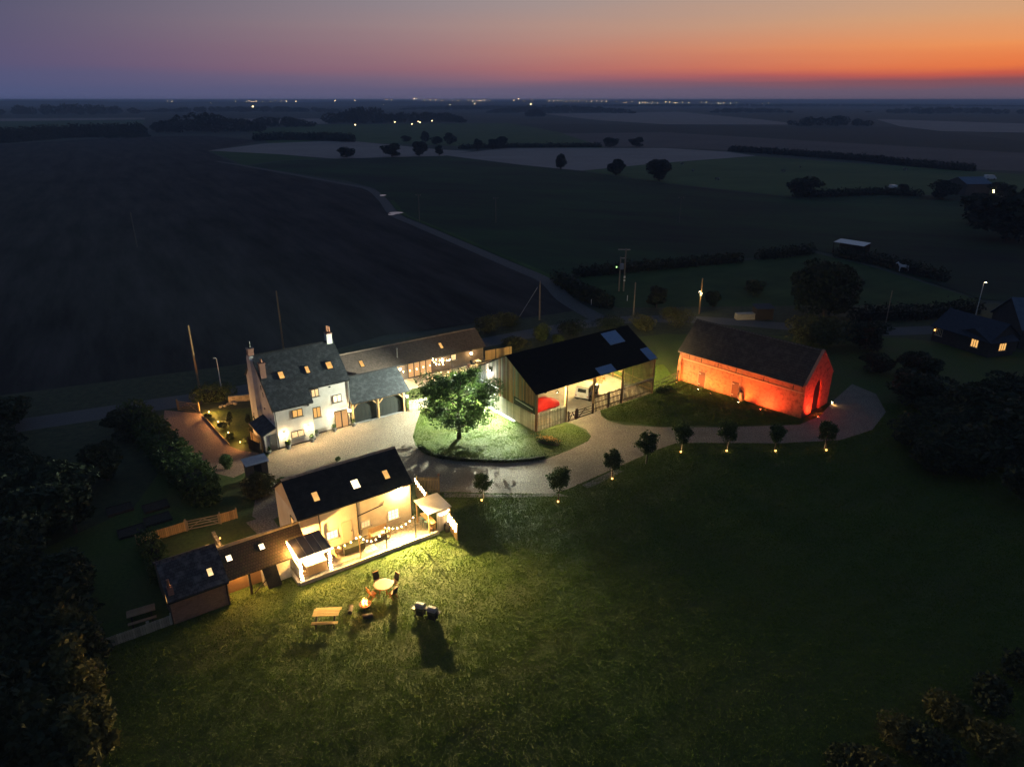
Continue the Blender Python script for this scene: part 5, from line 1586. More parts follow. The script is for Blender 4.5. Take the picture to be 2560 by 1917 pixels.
# generic tree kinds shared by copies
def crown_kind(seed, w, h, n, leaf, z0=.22, lump=14):
    r = np.random.default_rng(seed)
    cs = ball(lump, (0, 0, h * (.46 + z0 / 2)), (w * .33, w * .33, h * (.5 - z0 / 2) * .74), r, .2)
    C = []
    for c_ in cs:
        C.append(ball(n // lump, c_, np.array([w, w, h * .62]) * r.uniform(.15, .25), r, .6))
    return leafmesh('crown', np.concatenate(C), leaf, r, .4)
def trunk_kind(h, r0):
    return MB().tube([(0, 0, -.1), (.05 * h * .1, 0, h * .3), (0, .03 * h * .1, h * .6)], [r0, r0 * .8, r0 * .4], 7).bar((0, 0, h * .3), (h * .2, 0, h * .55), r0 * .8).bar((0, 0, h * .28), (-h * .18, h * .08, h * .55), r0 * .8).mesh('trunk')
KINDS = [(crown_kind(31, 8, 9, 3200, .42, .08, 18), trunk_kind(9, .3)), (crown_kind(32, 9.5, 8, 3200, .42, .04, 22), trunk_kind(8, .3)), (crown_kind(33, 5.5, 9, 2600, .38, .04, 18), trunk_kind(9, .25))]
def tree(label, loc, hgt, kind, rz, m=None, grp=None, wid=1.0, name='tree'):
    t = thing(name, label, 'tree', loc, rz, grp)
    cr, tr = KINDS[kind]
    cr2 = cr
    if m is not None and m.name != 'far_tree_foliage':
        key = cr.name + m.name
        cr2 = bpy.data.meshes.get(key)
        if not cr2:
            cr2 = cr.copy()
            cr2.name = key
            cr2.materials.clear()
            cr2.materials.append(m)
    part('trunk', tr, bark, t)
    part('crown', cr2, farleaf if cr2 is cr else m, t)
    base = (9, 8, 9, 11)[kind]
    t.scale = (hgt / base * wid, hgt / base * wid, hgt / base)
    return t
# hedges: rounded boxes of leaves along a line
def hedge(label, pts, w, hgt, m, leaf=.12, dens=90, seed=0, grp=None, z0=.05, name='hedge', rough=.12):
    r = np.random.default_rng(seed + 100)
    C = []
    for p, q in zip(pts[:-1], pts[1:]):
        p, q = np.array(p[:2]), np.array(q[:2])
        L_ = np.linalg.norm(q - p)
        dv = (q - p) / L_
        nv = np.array([-dv[1], dv[0]])
        n = int(dens * L_ * (w + hgt))
        u = r.random(n) * L_
        lumpy = 1 + rough * np.sin(u * 2.1 + seed) + rough * np.sin(u * 5.3 + 1)
        # on the skin of a rounded box
        s = r.random(n)
        side = s < 2 * hgt / (2 * hgt + w)
        sg = np.sign(r.random(n) - .5)
        off = np.where(side, sg * w / 2 * lumpy, (r.random(n) - .5) * w)
        zz = np.where(side, r.random(n) * hgt, hgt * lumpy - np.abs(off) / w * .3 * hgt * .3)
        sh = r.normal(0, leaf * .8, (n, 3))
        xy = p + u[:, None] * dv + off[:, None] * nv
        C.append(np.stack([xy[:, 0] + sh[:, 0], xy[:, 1] + sh[:, 1], np.maximum(zz + sh[:, 2], z0)], 1))
    for p in (pts[0], pts[-1]):
        C.append(np.maximum(ball(int(dens * w * hgt * .9), (p[0], p[1], hgt * .45), (w * .5, w * .5, hgt * .52), r, .6), [-1e9, -1e9, z0]))
    C = np.concatenate(C)
    o = thing(name, label, 'hedge', (0, 0, 0), 0, grp)
    part('foliage', leafmesh('hedge_leaves', C, leaf, r, .3), m, o)
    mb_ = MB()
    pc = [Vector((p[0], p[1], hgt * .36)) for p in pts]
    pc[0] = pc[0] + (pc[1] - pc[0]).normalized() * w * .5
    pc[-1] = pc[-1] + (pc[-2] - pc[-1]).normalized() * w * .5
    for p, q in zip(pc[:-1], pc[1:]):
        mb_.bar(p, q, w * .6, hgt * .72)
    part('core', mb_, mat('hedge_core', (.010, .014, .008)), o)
    return o
def bush(label, loc, rad, hgt, m, n=900, leaf=.1, seed=0, grp=None, name='shrub', lumps=7):
    r = np.random.default_rng(seed + 300)
    cs = ball(lumps, (0, 0, hgt * .5), (rad * .5, rad * .5, hgt * .28), r, .1)
    C = np.concatenate([ball(n // lumps, c_, (rad * .55, rad * .55, hgt * .34), r, .55) for c_ in cs])
    C[:, 2] = np.abs(C[:, 2])
    t = thing(name, label, 'shrub', loc, 0, grp)
    part('foliage', leafmesh('shrub_leaves', C, leaf, r, .3), m, t)
    st_ = MB()
    for k in range(4):
        aa = k * 1.57 + .3
        st_.tube([(0, 0, 0), (rad * .35 * math.cos(aa), rad * .35 * math.sin(aa), hgt * .6)], [.035, .012], 5)
    part('stem', st_, bark, t)
    return t
# low clipped hedge on the drive side of the round lawn, and the flower bed
hp = [G(*p)[:2] for p in [(1046, 1118), (1066, 1134), (1100, 1145), (1150, 1151), (1210, 1154), (1271, 1155), (1330, 1151), (1366, 1144)]]
hedge('low clipped hedge along the drive side of the round lawn', hp, .42, .42, leaf_m, .06, 260, 1)
rb = np.random.default_rng(77)
fb = thing('flower_bed', 'oval bed of orange and yellow flowers on the round lawn', 'flowers', G(1372, 1106), R(-28))
part('soil', MB().lathe([(1.0, 0), (.9, .05), (.3, .08)], 18).mesh('bed_soil'), soil, fb).scale = (1.35, .62, 1)
C = np.stack([rb.normal(0, .62, 1500), rb.normal(0, .26, 1500), rb.uniform(.06, .5, 1500)], 1)
part('foliage', leafmesh('bed_leaves', C, .07, rb), leaf_m, fb)
C = np.stack([rb.normal(0, .6, 330), rb.normal(0, .25, 330), rb.uniform(.38, .66, 330)], 1)
part('blooms', leafmesh('bed_blooms', C, .07, rb, .8), mat('orange_petal', (.62, .22, .04), (.72, .50, .16), scale=14, detail=2), fb)
bush('small round bush in the gravel yard behind the cottage ridge', G(846, 1152), .42, .5, leaf_m, 500, .06, 3)

# ------------------------------------------------------------------ left garden and drive
hedge('clipped evergreen hedge by the road beside the drive gate', [(-38.2, 79.0), (-34.4, 80.4)], 1.6, 1.75, leaf_lt, .12, 120, 4)
field_gate('five bar wooden drive gate standing by the road', (-39.3, 76.6), (-36.55, 75.75), 1.15, oak, 5)
gwall = thing('stone_wall', 'low stone garden wall between evergreen hedge and farmhouse gable', 'wall', (-34.3, 79.0, 0), R(15))
rw_ = random.Random(8)
for row in range(4):
    x = 0
    while x < 2.5:
        w = rw_.uniform(.25, .5)
        part('stone', MB().box(0, w - .02, rw_.uniform(-.16, -.12), .14, 0, .19), stone, gwall, (x, 0, row * .2))
        x += w
for i, (px, py) in enumerate([(551, 1018), (556, 1015), (563, 1016), (570, 1012), (577, 1009), (584, 1006), (588, 1010)]):
    p = G(px, py)
    s = rw_.uniform(.16, .27)
    single('rockery_stone', MB().lathe([(s, 0), (s * 1.1, s * .5), (s * .7, s), (s * .2, s * 1.1)], 7), stone, '%s rockery stone from the left at the foot of the evergreen hedge' % ORDN[i], 'stone', p, rw_.uniform(0, 3), 'rockery stones by the evergreen hedge')
edge_p = [(-35.7, 74.9), (-32.8, 71.0), (-29.9, 67.4)]
for i in range(2):
    p, q = edge_p[i], edge_p[i + 1]
    single('timber_edging', MB().bar((0, 0, .08), (math.hypot(q[0] - p[0], q[1] - p[1]) - .05, 0, .08), .1, .16), softwood, 'timber edging of the drive border, %s length' % ('upper' if i == 0 else 'lower'), 'edging', (p[0], p[1], 0), math.atan2(q[1] - p[1], q[0] - p[0]), 'timber edging')
def garden_light(label, loc, power, col=AMBER):
    t = thing('garden_light', label, 'garden light', loc, 0, 'small lights in the drive border')
    part('stem', MB().tube([(0, 0, 0), (0, 0, .32)], .018, 6), black_metal, t)
    part('glass', MB().lathe([(.05, .32), (.06, .36), (.05, .46)], 10), emit('garden_lens', (1, .60, .20), 16), t)
    part('cap', MB().lathe([(.085, .46), (.02, .52)], 10), black_metal, t)
    lamp(t, (0, 0, .58), power, col, .05)
garden_light('garden light nearest the drive gate', (-35.2, 75.3, 0), 420)
garden_light('garden light at the middle of the drive border', (-33.1, 72.6, 0), 320)
garden_light('garden light among dark shrubs in the drive border', (-30.9, 69.8, 0), 170)
garden_light('garden light lowest in the drive border near the shed', (-28.8, 67.5, 0), 170)
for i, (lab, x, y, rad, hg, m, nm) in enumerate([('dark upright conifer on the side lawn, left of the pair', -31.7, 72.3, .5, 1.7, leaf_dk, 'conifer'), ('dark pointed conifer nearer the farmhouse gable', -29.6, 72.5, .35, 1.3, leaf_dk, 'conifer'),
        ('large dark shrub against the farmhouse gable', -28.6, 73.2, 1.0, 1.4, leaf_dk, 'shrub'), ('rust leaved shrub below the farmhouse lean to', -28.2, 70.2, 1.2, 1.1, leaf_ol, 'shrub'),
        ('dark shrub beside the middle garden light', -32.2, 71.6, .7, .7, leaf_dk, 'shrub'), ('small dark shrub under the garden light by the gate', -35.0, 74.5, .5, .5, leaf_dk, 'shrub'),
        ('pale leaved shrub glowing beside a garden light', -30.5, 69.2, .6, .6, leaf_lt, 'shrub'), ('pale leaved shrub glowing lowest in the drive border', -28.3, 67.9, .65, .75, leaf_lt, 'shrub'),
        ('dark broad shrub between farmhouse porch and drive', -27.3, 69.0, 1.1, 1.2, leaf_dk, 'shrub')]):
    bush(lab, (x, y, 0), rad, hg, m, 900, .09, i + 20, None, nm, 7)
board_fence('dim board fence beside the farmhouse side porch', HF.w(-1.45, .2), HF.w(-1.8, 2.6), 1.5, 16)
board_fence('low dark board fence below the drive border', (-27.6, 66.6), (-25.95, 65.35), 1.3, 11, True, dark_wood)
sh = thing('garden_shed', 'small shed with flat blue grey roof overgrown by a willow shrub', 'shed', (-24.6, 60.35, 0), R(36))
part('wall', MB().box(-.95, .95, -.6, .6, 0, 1.9), mat('shed_board', (.17, .12, .085), (.22, .16, .11), scale=4, stretch=(3, 3, .4)), sh)
part('roof', MB().extx([(-.75, 1.88), (.75, 2.05), (.75, 2.12), (-.75, 1.95)], -1.12, 1.12), mat('felt_sky_tint', (.24, .25, .30), (.30, .31, .36), scale=3), sh)  # blue-grey of the reflected sky put into the felt colour
part('door', MB().box(-.35, .35, -.63, -.6, .05, 1.75), dark_wood, sh)
bush('tall olive willow shrub spilling in front of the garden shed', (-23.4, 57.2, 0), 1.7, 2.3, leaf_ol, 4200, .13, 41, None, 'willow_shrub', 16)
bush('dark green shrub between shed and the cottage gable', (-21.6, 58.2, 0), .8, 1.3, leaf_m, 1000, .09, 42)
bush('rounded evergreen bush at the lower end of the drive', (-28.4, 62.4, 0), .85, 1.7, leaf_m, 1600, .09, 43)
bush('small pale shrub at the corner of the cottage gable path', (-20.4, 54.6, 0), .5, .7, leaf_ol, 600, .08, 44)
# the long dark hedge between drive and kitchen garden
hedge('long tall dark hedge between the drive and the kitchen garden', [(-42.5, 72.2), (-38.3, 68.0), (-33.8, 62.6), (-29.6, 58.0), (-27.4, 55.6)], 2.4, 2.6, leaf_m, .17, 70, 6, None, .05, 'hedge', .16)
# kitchen garden
board_fence('amber lit board fence of the kitchen garden', G(345, 1365)[:2], G(466, 1328)[:2], .95, 26, True, softwood)
board_fence('short amber lit board fence right of the garden gate', G(553, 1308)[:2], G(594, 1296)[:2], .95, 9, True, softwood)
field_gate('weathered garden gate between two amber lit board fences', G(470, 1326), G(550, 1309), .9, mat('weathered_gate', (.30, .24, .15), (.36, .29, .19), scale=6), 4)
board_fence('pale low fence below the picnic bench beside the brown brick house', LF.w(-1.5, .05)[:2], LF.w(-.1, .05)[:2], .85, 9, True, grey_wood)
board_fence('dim pale fence running into the dark trees', LF.w(-4.6, .1)[:2], LF.w(-1.6, .05)[:2], .85, 19, True, grey_wood)
rb_ = thing('retaining_wall', 'amber lit low stone wall behind the grey roofed low house', 'wall', LF.w(1.3, 7.0), LF.a)
x = 0
while x < 3.6:
    w = rw_.uniform(.22, .42)
    part('stone', MB().box(0, w - .02, -.14, .14, 0, rw_.uniform(.62, .72)), stone, rb_, (x, 0, 0))
    x += w
for i in range(4):
    part('stone', MB().box(-.13, .13, 0, .36, 0, .6 + .05 * (i % 2)), stone, rb_, (3.75, .15 + i * .62, 0))
for i, (px, py) in enumerate([(330, 1330), (395, 1300), (300, 1275), (390, 1268)]):
    q = G(px, py)
    bd = thing('raised_bed', ('dark raised garden bed nearest the amber fence, left', 'dark raised garden bed nearest the amber fence, right', 'dark raised garden bed in the back row, left', 'dark raised garden bed in the back row, right')[i], 'garden bed', q, LF.a, 'raised beds in the kitchen garden')
    part('frame', MB().box(-1.05, 1.05, -.75, -.7, 0, .22).box(-1.05, 1.05, .7, .75, 0, .22).box(-1.05, -1.0, -.7, .7, 0, .22).box(1.0, 1.05, -.7, .7, 0, .22), dark_wood, bd)
    part('soil', MB().box(-1.0, 1.0, -.7, .7, 0, .16), soil, bd)
assumed_spot = thing('garden_light', 'assumed spotlight behind the low house lighting the kitchen garden fence', 'garden light', LF.w(4.9, 5.9, 0), 0)  # unseen lamp, assumed from the amber light on fence, wall and ridge
part('stem', MB().tube([(0, 0, 0), (0, 0, 1.9)], .025, 6), black_metal, assumed_spot)
part('glass', MB().lathe([(.05, 1.9), (.06, 1.96), (.04, 2.02)], 10), amber_m, assumed_spot)
lamp(assumed_spot, (0, .1, 2.2), 420, AMBER, .06)
hedge('narrow lit hedge left of the grey roofed low house', [G(405, 1460)[:2], G(392, 1405)[:2], G(372, 1372)[:2]], 1.2, 1.7, leaf_m, .12, 110, 9)

# ------------------------------------------------------------------ trees on the dark left side and lower corners
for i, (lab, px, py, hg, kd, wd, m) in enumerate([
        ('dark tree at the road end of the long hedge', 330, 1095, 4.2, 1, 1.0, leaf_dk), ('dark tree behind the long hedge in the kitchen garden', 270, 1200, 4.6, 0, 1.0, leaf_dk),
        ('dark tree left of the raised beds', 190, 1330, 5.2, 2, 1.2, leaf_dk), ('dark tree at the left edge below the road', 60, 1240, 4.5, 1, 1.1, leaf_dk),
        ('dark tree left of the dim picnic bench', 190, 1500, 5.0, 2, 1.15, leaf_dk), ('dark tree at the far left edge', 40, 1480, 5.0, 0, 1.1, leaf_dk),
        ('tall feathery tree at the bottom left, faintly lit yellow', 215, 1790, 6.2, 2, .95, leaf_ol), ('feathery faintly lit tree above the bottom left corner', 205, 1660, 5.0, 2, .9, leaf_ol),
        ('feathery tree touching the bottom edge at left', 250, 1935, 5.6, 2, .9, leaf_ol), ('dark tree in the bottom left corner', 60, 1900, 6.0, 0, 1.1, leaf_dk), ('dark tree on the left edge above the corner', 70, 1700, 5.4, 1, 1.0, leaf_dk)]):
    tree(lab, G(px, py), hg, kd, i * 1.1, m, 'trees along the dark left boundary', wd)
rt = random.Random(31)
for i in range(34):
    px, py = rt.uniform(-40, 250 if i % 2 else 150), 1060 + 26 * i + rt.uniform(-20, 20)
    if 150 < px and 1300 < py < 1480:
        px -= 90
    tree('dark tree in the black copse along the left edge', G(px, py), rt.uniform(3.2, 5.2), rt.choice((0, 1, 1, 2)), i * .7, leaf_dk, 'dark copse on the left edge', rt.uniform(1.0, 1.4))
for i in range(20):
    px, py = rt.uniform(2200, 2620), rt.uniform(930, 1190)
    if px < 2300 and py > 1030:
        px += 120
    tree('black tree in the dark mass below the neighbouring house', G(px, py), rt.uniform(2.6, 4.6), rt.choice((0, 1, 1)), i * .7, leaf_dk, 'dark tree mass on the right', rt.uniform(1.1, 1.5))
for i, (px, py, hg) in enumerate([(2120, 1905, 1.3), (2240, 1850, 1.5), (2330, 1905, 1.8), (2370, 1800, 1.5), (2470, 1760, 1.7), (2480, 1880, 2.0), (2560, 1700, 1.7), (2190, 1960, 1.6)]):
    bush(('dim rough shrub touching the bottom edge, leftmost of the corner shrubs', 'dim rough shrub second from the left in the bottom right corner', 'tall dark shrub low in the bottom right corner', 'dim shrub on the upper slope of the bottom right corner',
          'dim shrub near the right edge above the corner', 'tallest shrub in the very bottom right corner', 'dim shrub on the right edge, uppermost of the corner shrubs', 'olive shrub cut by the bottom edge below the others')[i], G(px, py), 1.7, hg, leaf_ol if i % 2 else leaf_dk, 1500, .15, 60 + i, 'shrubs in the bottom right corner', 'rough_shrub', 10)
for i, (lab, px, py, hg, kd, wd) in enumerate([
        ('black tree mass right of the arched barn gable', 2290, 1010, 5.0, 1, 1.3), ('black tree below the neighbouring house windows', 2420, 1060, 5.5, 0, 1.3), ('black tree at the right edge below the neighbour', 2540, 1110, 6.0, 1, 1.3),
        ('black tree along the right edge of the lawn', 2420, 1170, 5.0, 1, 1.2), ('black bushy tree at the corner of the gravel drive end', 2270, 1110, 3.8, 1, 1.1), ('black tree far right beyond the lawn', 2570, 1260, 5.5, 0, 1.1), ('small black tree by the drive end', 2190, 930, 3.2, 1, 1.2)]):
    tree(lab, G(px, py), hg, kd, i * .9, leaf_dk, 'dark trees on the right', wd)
KINDS.append((crown_kind(36, 13, 11, 12000, .34, .02, 40), trunk_kind(11, .4)))
tree('huge dark conifer shaped tree standing in the paddock', (52.6, 115.4, 0), 11.0, 3, .4, leaf_dk, None, 1.0)
tree('small windswept tree in the paddock left of the big dark tree', (45.3, 129.8, 0), 3.6, 1, .3, leaf_dk, None, 1.0)
tree('round dark tree on the paddock hedge corner', (35.5, 121.5, 0), 3.4, 0, .3, leaf_dk)
bush('broad dark bush behind the brick barn roof', (45.8, 100.5, 0), 6.2, 4.6, leaf_ol, 5200, .22, 71, None, 'dark_bush', 16)
tree('dark bush tree behind the brick barn right end', (52.0, 99.0, 0), 5.0, 1, .7, leaf_dk, None, 1.2)
# scrub between annex, barn and road
for i, (lab, px, py, rad, hg, m) in enumerate([('tall scrub bush right of the annex roof end', 1215, 830, 2.4, 3.0, leaf_ol), ('scrub bush at the top of the garden slope', 1270, 815, 2.6, 2.6, leaf_ol), ('pale round leafed bush lit behind the barn ridge', 1352, 850, 1.7, 2.6, leaf_lt),
        ('smaller pale bush beside the lit round leafed bush', 1395, 862, 1.1, 1.6, leaf_lt), ('dark scrub behind the barn roof, left', 1430, 840, 3.2, 2.4, leaf_dk), ('dark scrub behind the barn roof, middle', 1520, 825, 3.2, 2.2, leaf_dk),
        ('dark olive scrub above the barn roof corner', 1610, 822, 3.0, 2.6, leaf_ol), ('dark olive scrub left of the brick barn roof', 1690, 815, 3.2, 3.2, leaf_ol), ('yellow green bush lit by the pole lamp', 1672, 790, 1.4, 1.3, leaf_lt), ('scrub on the slope behind the annex end', 1290, 870, 2.6, 1.5, leaf_ol)]):
    bush(lab, G(px, py), rad, hg, m, 2200, .13, 80 + i, None, 'scrub_bush', 12)
# rough grass slope behind annex and barn, planted garden by iron gate
bush('leafy plants in the shadow at the iron gate, nearest the barn corner', BF.w(19.5, -.7), .8, .8, leaf_m, 700, .11, 95)
bush('leafy plants in the shadow at the iron gate, nearest the brick barn', BF.w(20.7, -.6), .7, .6, leaf_m, 600, .11, 96)
# paddock and field hedges
PH = 'field hedges beyond the buildings'
hd = lambda lab, pts, w, hh, seed, lf=.28, dens=22: hedge(lab, [G(*p) for p in pts], w, hh, farleaf, lf, dens, seed, PH, .05, 'field_hedge', .2)
hd('dark hedge along the far left side of the paddock', [(1440, 692), (1600, 676), (1850, 654)], 2.0, 1.6, 11)
hd('dark hedge at the top corner of the paddock', [(1895, 648), (2030, 634)], 2.0, 1.8, 12)
hd('dark hedge down the right side of the paddock', [(2090, 640), (2200, 661), (2360, 703)], 2.0, 1.8, 13)
hd('dark hedge along the lane beside the paddock', [(1395, 705), (1450, 740), (1520, 770)], 2.2, 1.8, 14)
hd('dark hedge along the near edge of the paddock', [(2130, 800), (2300, 795), (2440, 780)], 2.0, 1.8, 15)
hd('long dark hedge across the pasture behind the lone tree', [(1826, 378), (2000, 390), (2170, 403), (2280, 416), (2430, 428)], 4, 2.6, 16, .6, 7)
hd('dark hedge below the lone round tree', [(1990, 493), (2100, 490), (2200, 486), (2300, 490)], 3, 1.8, 17, .5, 8)
hd('hedge line along the top of the big ploughed field', [(0, 358), (150, 345), (300, 338), (360, 336)], 9, 8, 18, 1.2, 3)
hd('hedge line between green field and stubble', [(640, 352), (700, 350), (790, 350), (880, 355)], 6, 4.5, 19, 1.0, 4)
hd('thin hedge at the right end of the stubble', [(1150, 372), (1260, 370), (1500, 368)], 3, 2.0, 20, .8, 4)
# single field trees
FT = [(867, 394, 24, 1, 'lone dark tree in the pale stubble, leftmost'), (980, 392, 30, 1, 'large dark tree at the stubble edge'), (1048, 390, 32, 0, 'tall dark tree right of the large stubble tree'), (1098, 389, 22, 2, 'leaning tree at the corner of the stubble'),
      (1063, 358, 25, 2, 'tree on the hedge line behind the stubble, left'), (1125, 362, 26, 0, 'tree on the hedge line behind the stubble, right'), (1092, 362, 18, 1, 'small tree between the two hedge line trees'), (1016, 355, 14, 1, 'low round tree on the hedge line'),
      (1194, 377, 25, 2, 'narrow tree at the end of the hedge line'), (1232, 373, 22, 0, 'left tree of the close pair in the stubble'), (1252, 371, 26, 0, 'right tree of the close pair in the stubble'),
      (1526, 368, 22, 1, 'left one of two round trees by the brown field'), (1591, 368, 22, 1, 'right one of two round trees by the brown field'), (1402, 424, 34, 2, 'pointed dark tree at the stubble bottom edge'), (1540, 438, 36, 0, 'dark tree at the corner of the pasture'),
      (1648, 452, 48, 0, 'bigger dark tree at the lower edge of the pasture'), (2008, 492, 46, 1, 'lone round tree on the right pasture hedge'), (2355, 497, 42, 1, 'dark tree left of the far barn'), (2500, 492, 34, 1, 'dark trees right of the far barn'),
      (2510, 600, 120, 1, 'broad black tree at the right edge of the fields'), (2255, 484, 22, 0, 'small tree on the right pasture hedge'), (2460, 560, 70, 1, 'black tree in front of the broad right edge tree'),
      (1470, 752, 40, 1, 'dark tree on the hedge beside the lane bend'), (1640, 770, 55, 2, 'dark slim tree by the paddock gate')]
for i, (px, py, hp_, kd, lab) in enumerate(FT):
    p = G(px, py)
    dist = math.hypot(p[1], CAMH)
    tree(lab, p, max(2.5, hp_ * p[1] / FPX * 1.2), kd, i * 1.7, None, 'single trees in the fields', 1.3)
# woods: far masses
def wood(label, x0, x1, pyb, pxh, depth, seed, leaf=3.0, name='wood'):
    r = np.random.default_rng(seed + 500)
    a_, b_ = G(x0, pyb), G(x1, pyb)
    H_ = pxh * a_[1] / FPX / 1.06
    L_ = b_[0] - a_[0]
    n = max(10, int(L_ / (H_ * .55))) * 2
    C = []
    for k_ in range(n):
        cx = a_[0] + L_ * (k_ + .5) / n
        e = math.sin(math.pi * min(.999, max(.001, (k_ + .5) / n))) ** .35
        hh = H_ * e * r.uniform(.72, 1.05)
        cy = a_[1] + r.uniform(0, depth)
        C.append(ball(170, (cx, cy, hh * .52), (H_ * .55, H_ * .55, hh * .5), r, .7))
    C = np.concatenate(C)
    C[:, 2] = np.maximum(C[:, 2], .2)
    leafr = max(H_ * .09, .8)
    o = mkobj(name, leafmesh('wood_leaves', C, leafr, r, .3), farleaf)
    o['kind'] = 'stuff'
    return tag(o, label, 'wood')
wood('big dark wood behind the ploughed field', 362, 620, 332, 44, 60, 1)
wood('lower wood right of the big dark wood', 590, 770, 318, 24, 50, 2)
wood('hazy round wood left of centre', 815, 958, 309, 40, 120, 3)
wood('village trees with tiny lights near the centre', 940, 1155, 307, 26, 100, 4)
wood('small clump standing in the far pale fields', 1320, 1358, 292, 18, 60, 5)
wood('long hazy wood in the centre distance', 1220, 1585, 284, 18, 200, 6)
wood('dark oval copse in the right fields', 2007, 2188, 316, 24, 60, 7)
wood('hazy wood in the left distance', -40, 245, 288, 26, 220, 8)
wood('faint blue wood left of centre horizon', 330, 820, 282, 14, 260, 9)
wood('faint wood across the centre horizon', 990, 1420, 276, 10, 260, 10)
wood('hazy tree belt right of centre', 1795, 1990, 283, 12, 160, 11)
wood('faint far wood at the right horizon', 2300, 2620, 286, 16, 300, 12)
wood('dark belt of trees behind the hedge at the left edge', -60, 340, 345, 18, 30, 13)
wood('faint tree line on the far hills, left', -200, 1000, 262, 5, 300, 14)
wood('faint tree line on the far hills, right', 1000, 2700, 268, 7, 300, 15)

# ------------------------------------------------------------------ poles and lamp posts
def pole(label, loc, hgt, m, arm=False, r0=.14, grp='poles along the road'):
    t = thing('utility_pole', label, 'pole', loc, 0, grp)
    part('shaft', MB().tube([(0, 0, 0), (0, 0, hgt)], [r0, r0 * .7], 8), m, t)
    if arm:
        part('crossarm', MB().box(-.75, .75, -.05, .05, hgt - .45, hgt - .33), m, t)
        for x in (-.65, 0, .65):
            part('insulator', MB().tube([(x, 0, hgt - .33), (x, 0, hgt - .1)], .05, 6), pale_wood, t)
    else:
        part('cap', MB().lathe([(r0 * .8, hgt), (r0 * .3, hgt + .08)], 8), m, t)
    return t
wpole = mat('creosoted_pole', (.30, .19, .09), (.38, .25, .12), scale=4, stretch=(2, 2, .2))
gpole = mat('grey_pole', (.18, .16, .12), (.24, .21, .16), scale=4)
pole('tall brown pole beside the evergreen hedge and drive gate', (-39.2, 82.4, 0), 8.6, wpole)
pole('pole standing behind the farmhouse roof', (-33.7, 99.1, 0), 8.6, wpole)
pole('dark pole behind the scrub above the annex end', (4.57, 113.7, 0), 6.6, gpole)
pole('pale pole above the right end of the barn roof', (20.3, 114.4, 0), 6.1, gpole)
pole('thin dark pole by the neighbour lane', (59.3, 108.1, 0), 6.4, gpole, False, .1)
pole('lone pole far out in the ploughed field', (-93.3, 176.6, 0), 8.4, gpole)
pole('cross armed pole beside the far lane', (-27.9, 216.8, 0), 8.0, gpole, True)
pole('cross armed pole in the sprouting field', (-4.8, 213.7, 0), 7.5, gpole, True)
pole('thin pole in the right sprouting field', (50, 215, 0), 7.5, gpole, True)
stay = single('stay_wire', MB().tube([(0, 0, 0), (3.6, 1.6, 5.6)], .03, 5), grey_metal, 'slanting stay wire of the dark pole above the annex end', 'wire', (.6, 112.0, 0))
tp = thing('transformer_pole', 'twin pole with grey transformer and green lamp at the paddock hedge', 'pole', (20.9, 132.7, 0))
for x in (-.45, .45):
    part('shaft', MB().tube([(x, 0, 0), (x, 0, 8.2 if x > 0 else 6.6)], [.15, .12], 8), gpole, tp)
part('crossarm', MB().box(-1.0, 1.3, -.06, .06, 7.9, 8.05).box(-.6, .6, -.05, .05, 6.3, 6.42), grey_metal, tp)
part('transformer', MB().lathe([(.3, 4.3), (.38, 4.35), (.38, 5.3), (.3, 5.4)], 12, (-.2, -.3, 0)), mat('blue_grey_tank', (.16, .20, .27), rough=.5), tp)
part('sign', MB().box(.3, .62, -.2, -.17, 2.6, 3.0).box(.3, .62, -.2, -.17, 2.0, 2.3), white_paint, tp)
part('green_lamp', MB().lathe([(.05, 0), (.11, .08), (.05, .2)], 8, (-1.15, -.1, 4.6)), emit('green_signal', (.45, 1, .25), 5), tp)
part('lamp_bracket', MB().bar((-1.1, -.1, 4.6), (-.45, 0, 4.6), .04), grey_metal, tp)
def lamp_post(label, loc, hgt, power, dx, m=None, lit=True):
    t = thing('street_lamp', label, 'street lamp', loc, 0, 'street lamps')
    part('column', MB().tube([(0, 0, 0), (0, 0, hgt * .35), (0, 0, hgt)], [.09, .06, .045], 8), m or white_paint, t)
    part('arm', MB().tube([(0, 0, hgt), (dx * .25, 0, hgt + .12), (dx * .6, 0, hgt + .12)], .035, 6), m or white_paint, t)
    part('head', MB().box(min(dx * .5, dx * .95), max(dx * .5, dx * .95), -.1, .1, hgt + .06, hgt + .16), grey_metal, t)
    if lit:
        part('lens', MB().box(min(dx * .55, dx * .9), max(dx * .55, dx * .9), -.08, .08, hgt + .03, hgt + .055), lens_m, t)
        lamp(t, (dx * .72, 0, hgt - .12), power, WARM, .08)
lamp_post('unlit white lamp column behind the evergreen hedge', (-36.0, 81.4, 0), 4.7, 0, -.4, None, False)
lamp_post('lit street lamp behind the dark neighbouring house', (78.4, 115.7, 0), 5.8, 90, .5)
lp = thing('pole_lamp', 'yellow lit pole lamp above the brick barn roof end', 'street lamp', (32.0, 117.2, 0))
part('shaft', MB().tube([(0, 0, 0), (0, 0, 6.2)], [.15, .1], 8), wpole, lp)
part('box', MB().box(-.16, .16, -.22, -.1, 3.2, 3.75), white_paint, lp)
part('arm', MB().bar((0, -.1, 4.0), (-.4, -.6, 4.15), .05), grey_metal, lp)
part('head', MB().box(-.6, -.3, -.85, -.5, 4.08, 4.2), white_paint, lp)
part('lens', MB().box(-.56, -.34, -.8, -.55, 4.05, 4.075), lens_m, lp)
lamp(lp, (-.35, -.62, 3.9), 130, (1, .72, .28), .06)
for px, py, lab in ((1478, 762, 'short white marker post at the lane end'), (1568, 752, 'blue white sign post by the lane')):
    p = G(px, py)
    single('marker_post', MB().box(-.06, .06, -.05, .05, 0, 1.0), white_paint, lab, 'post', p)

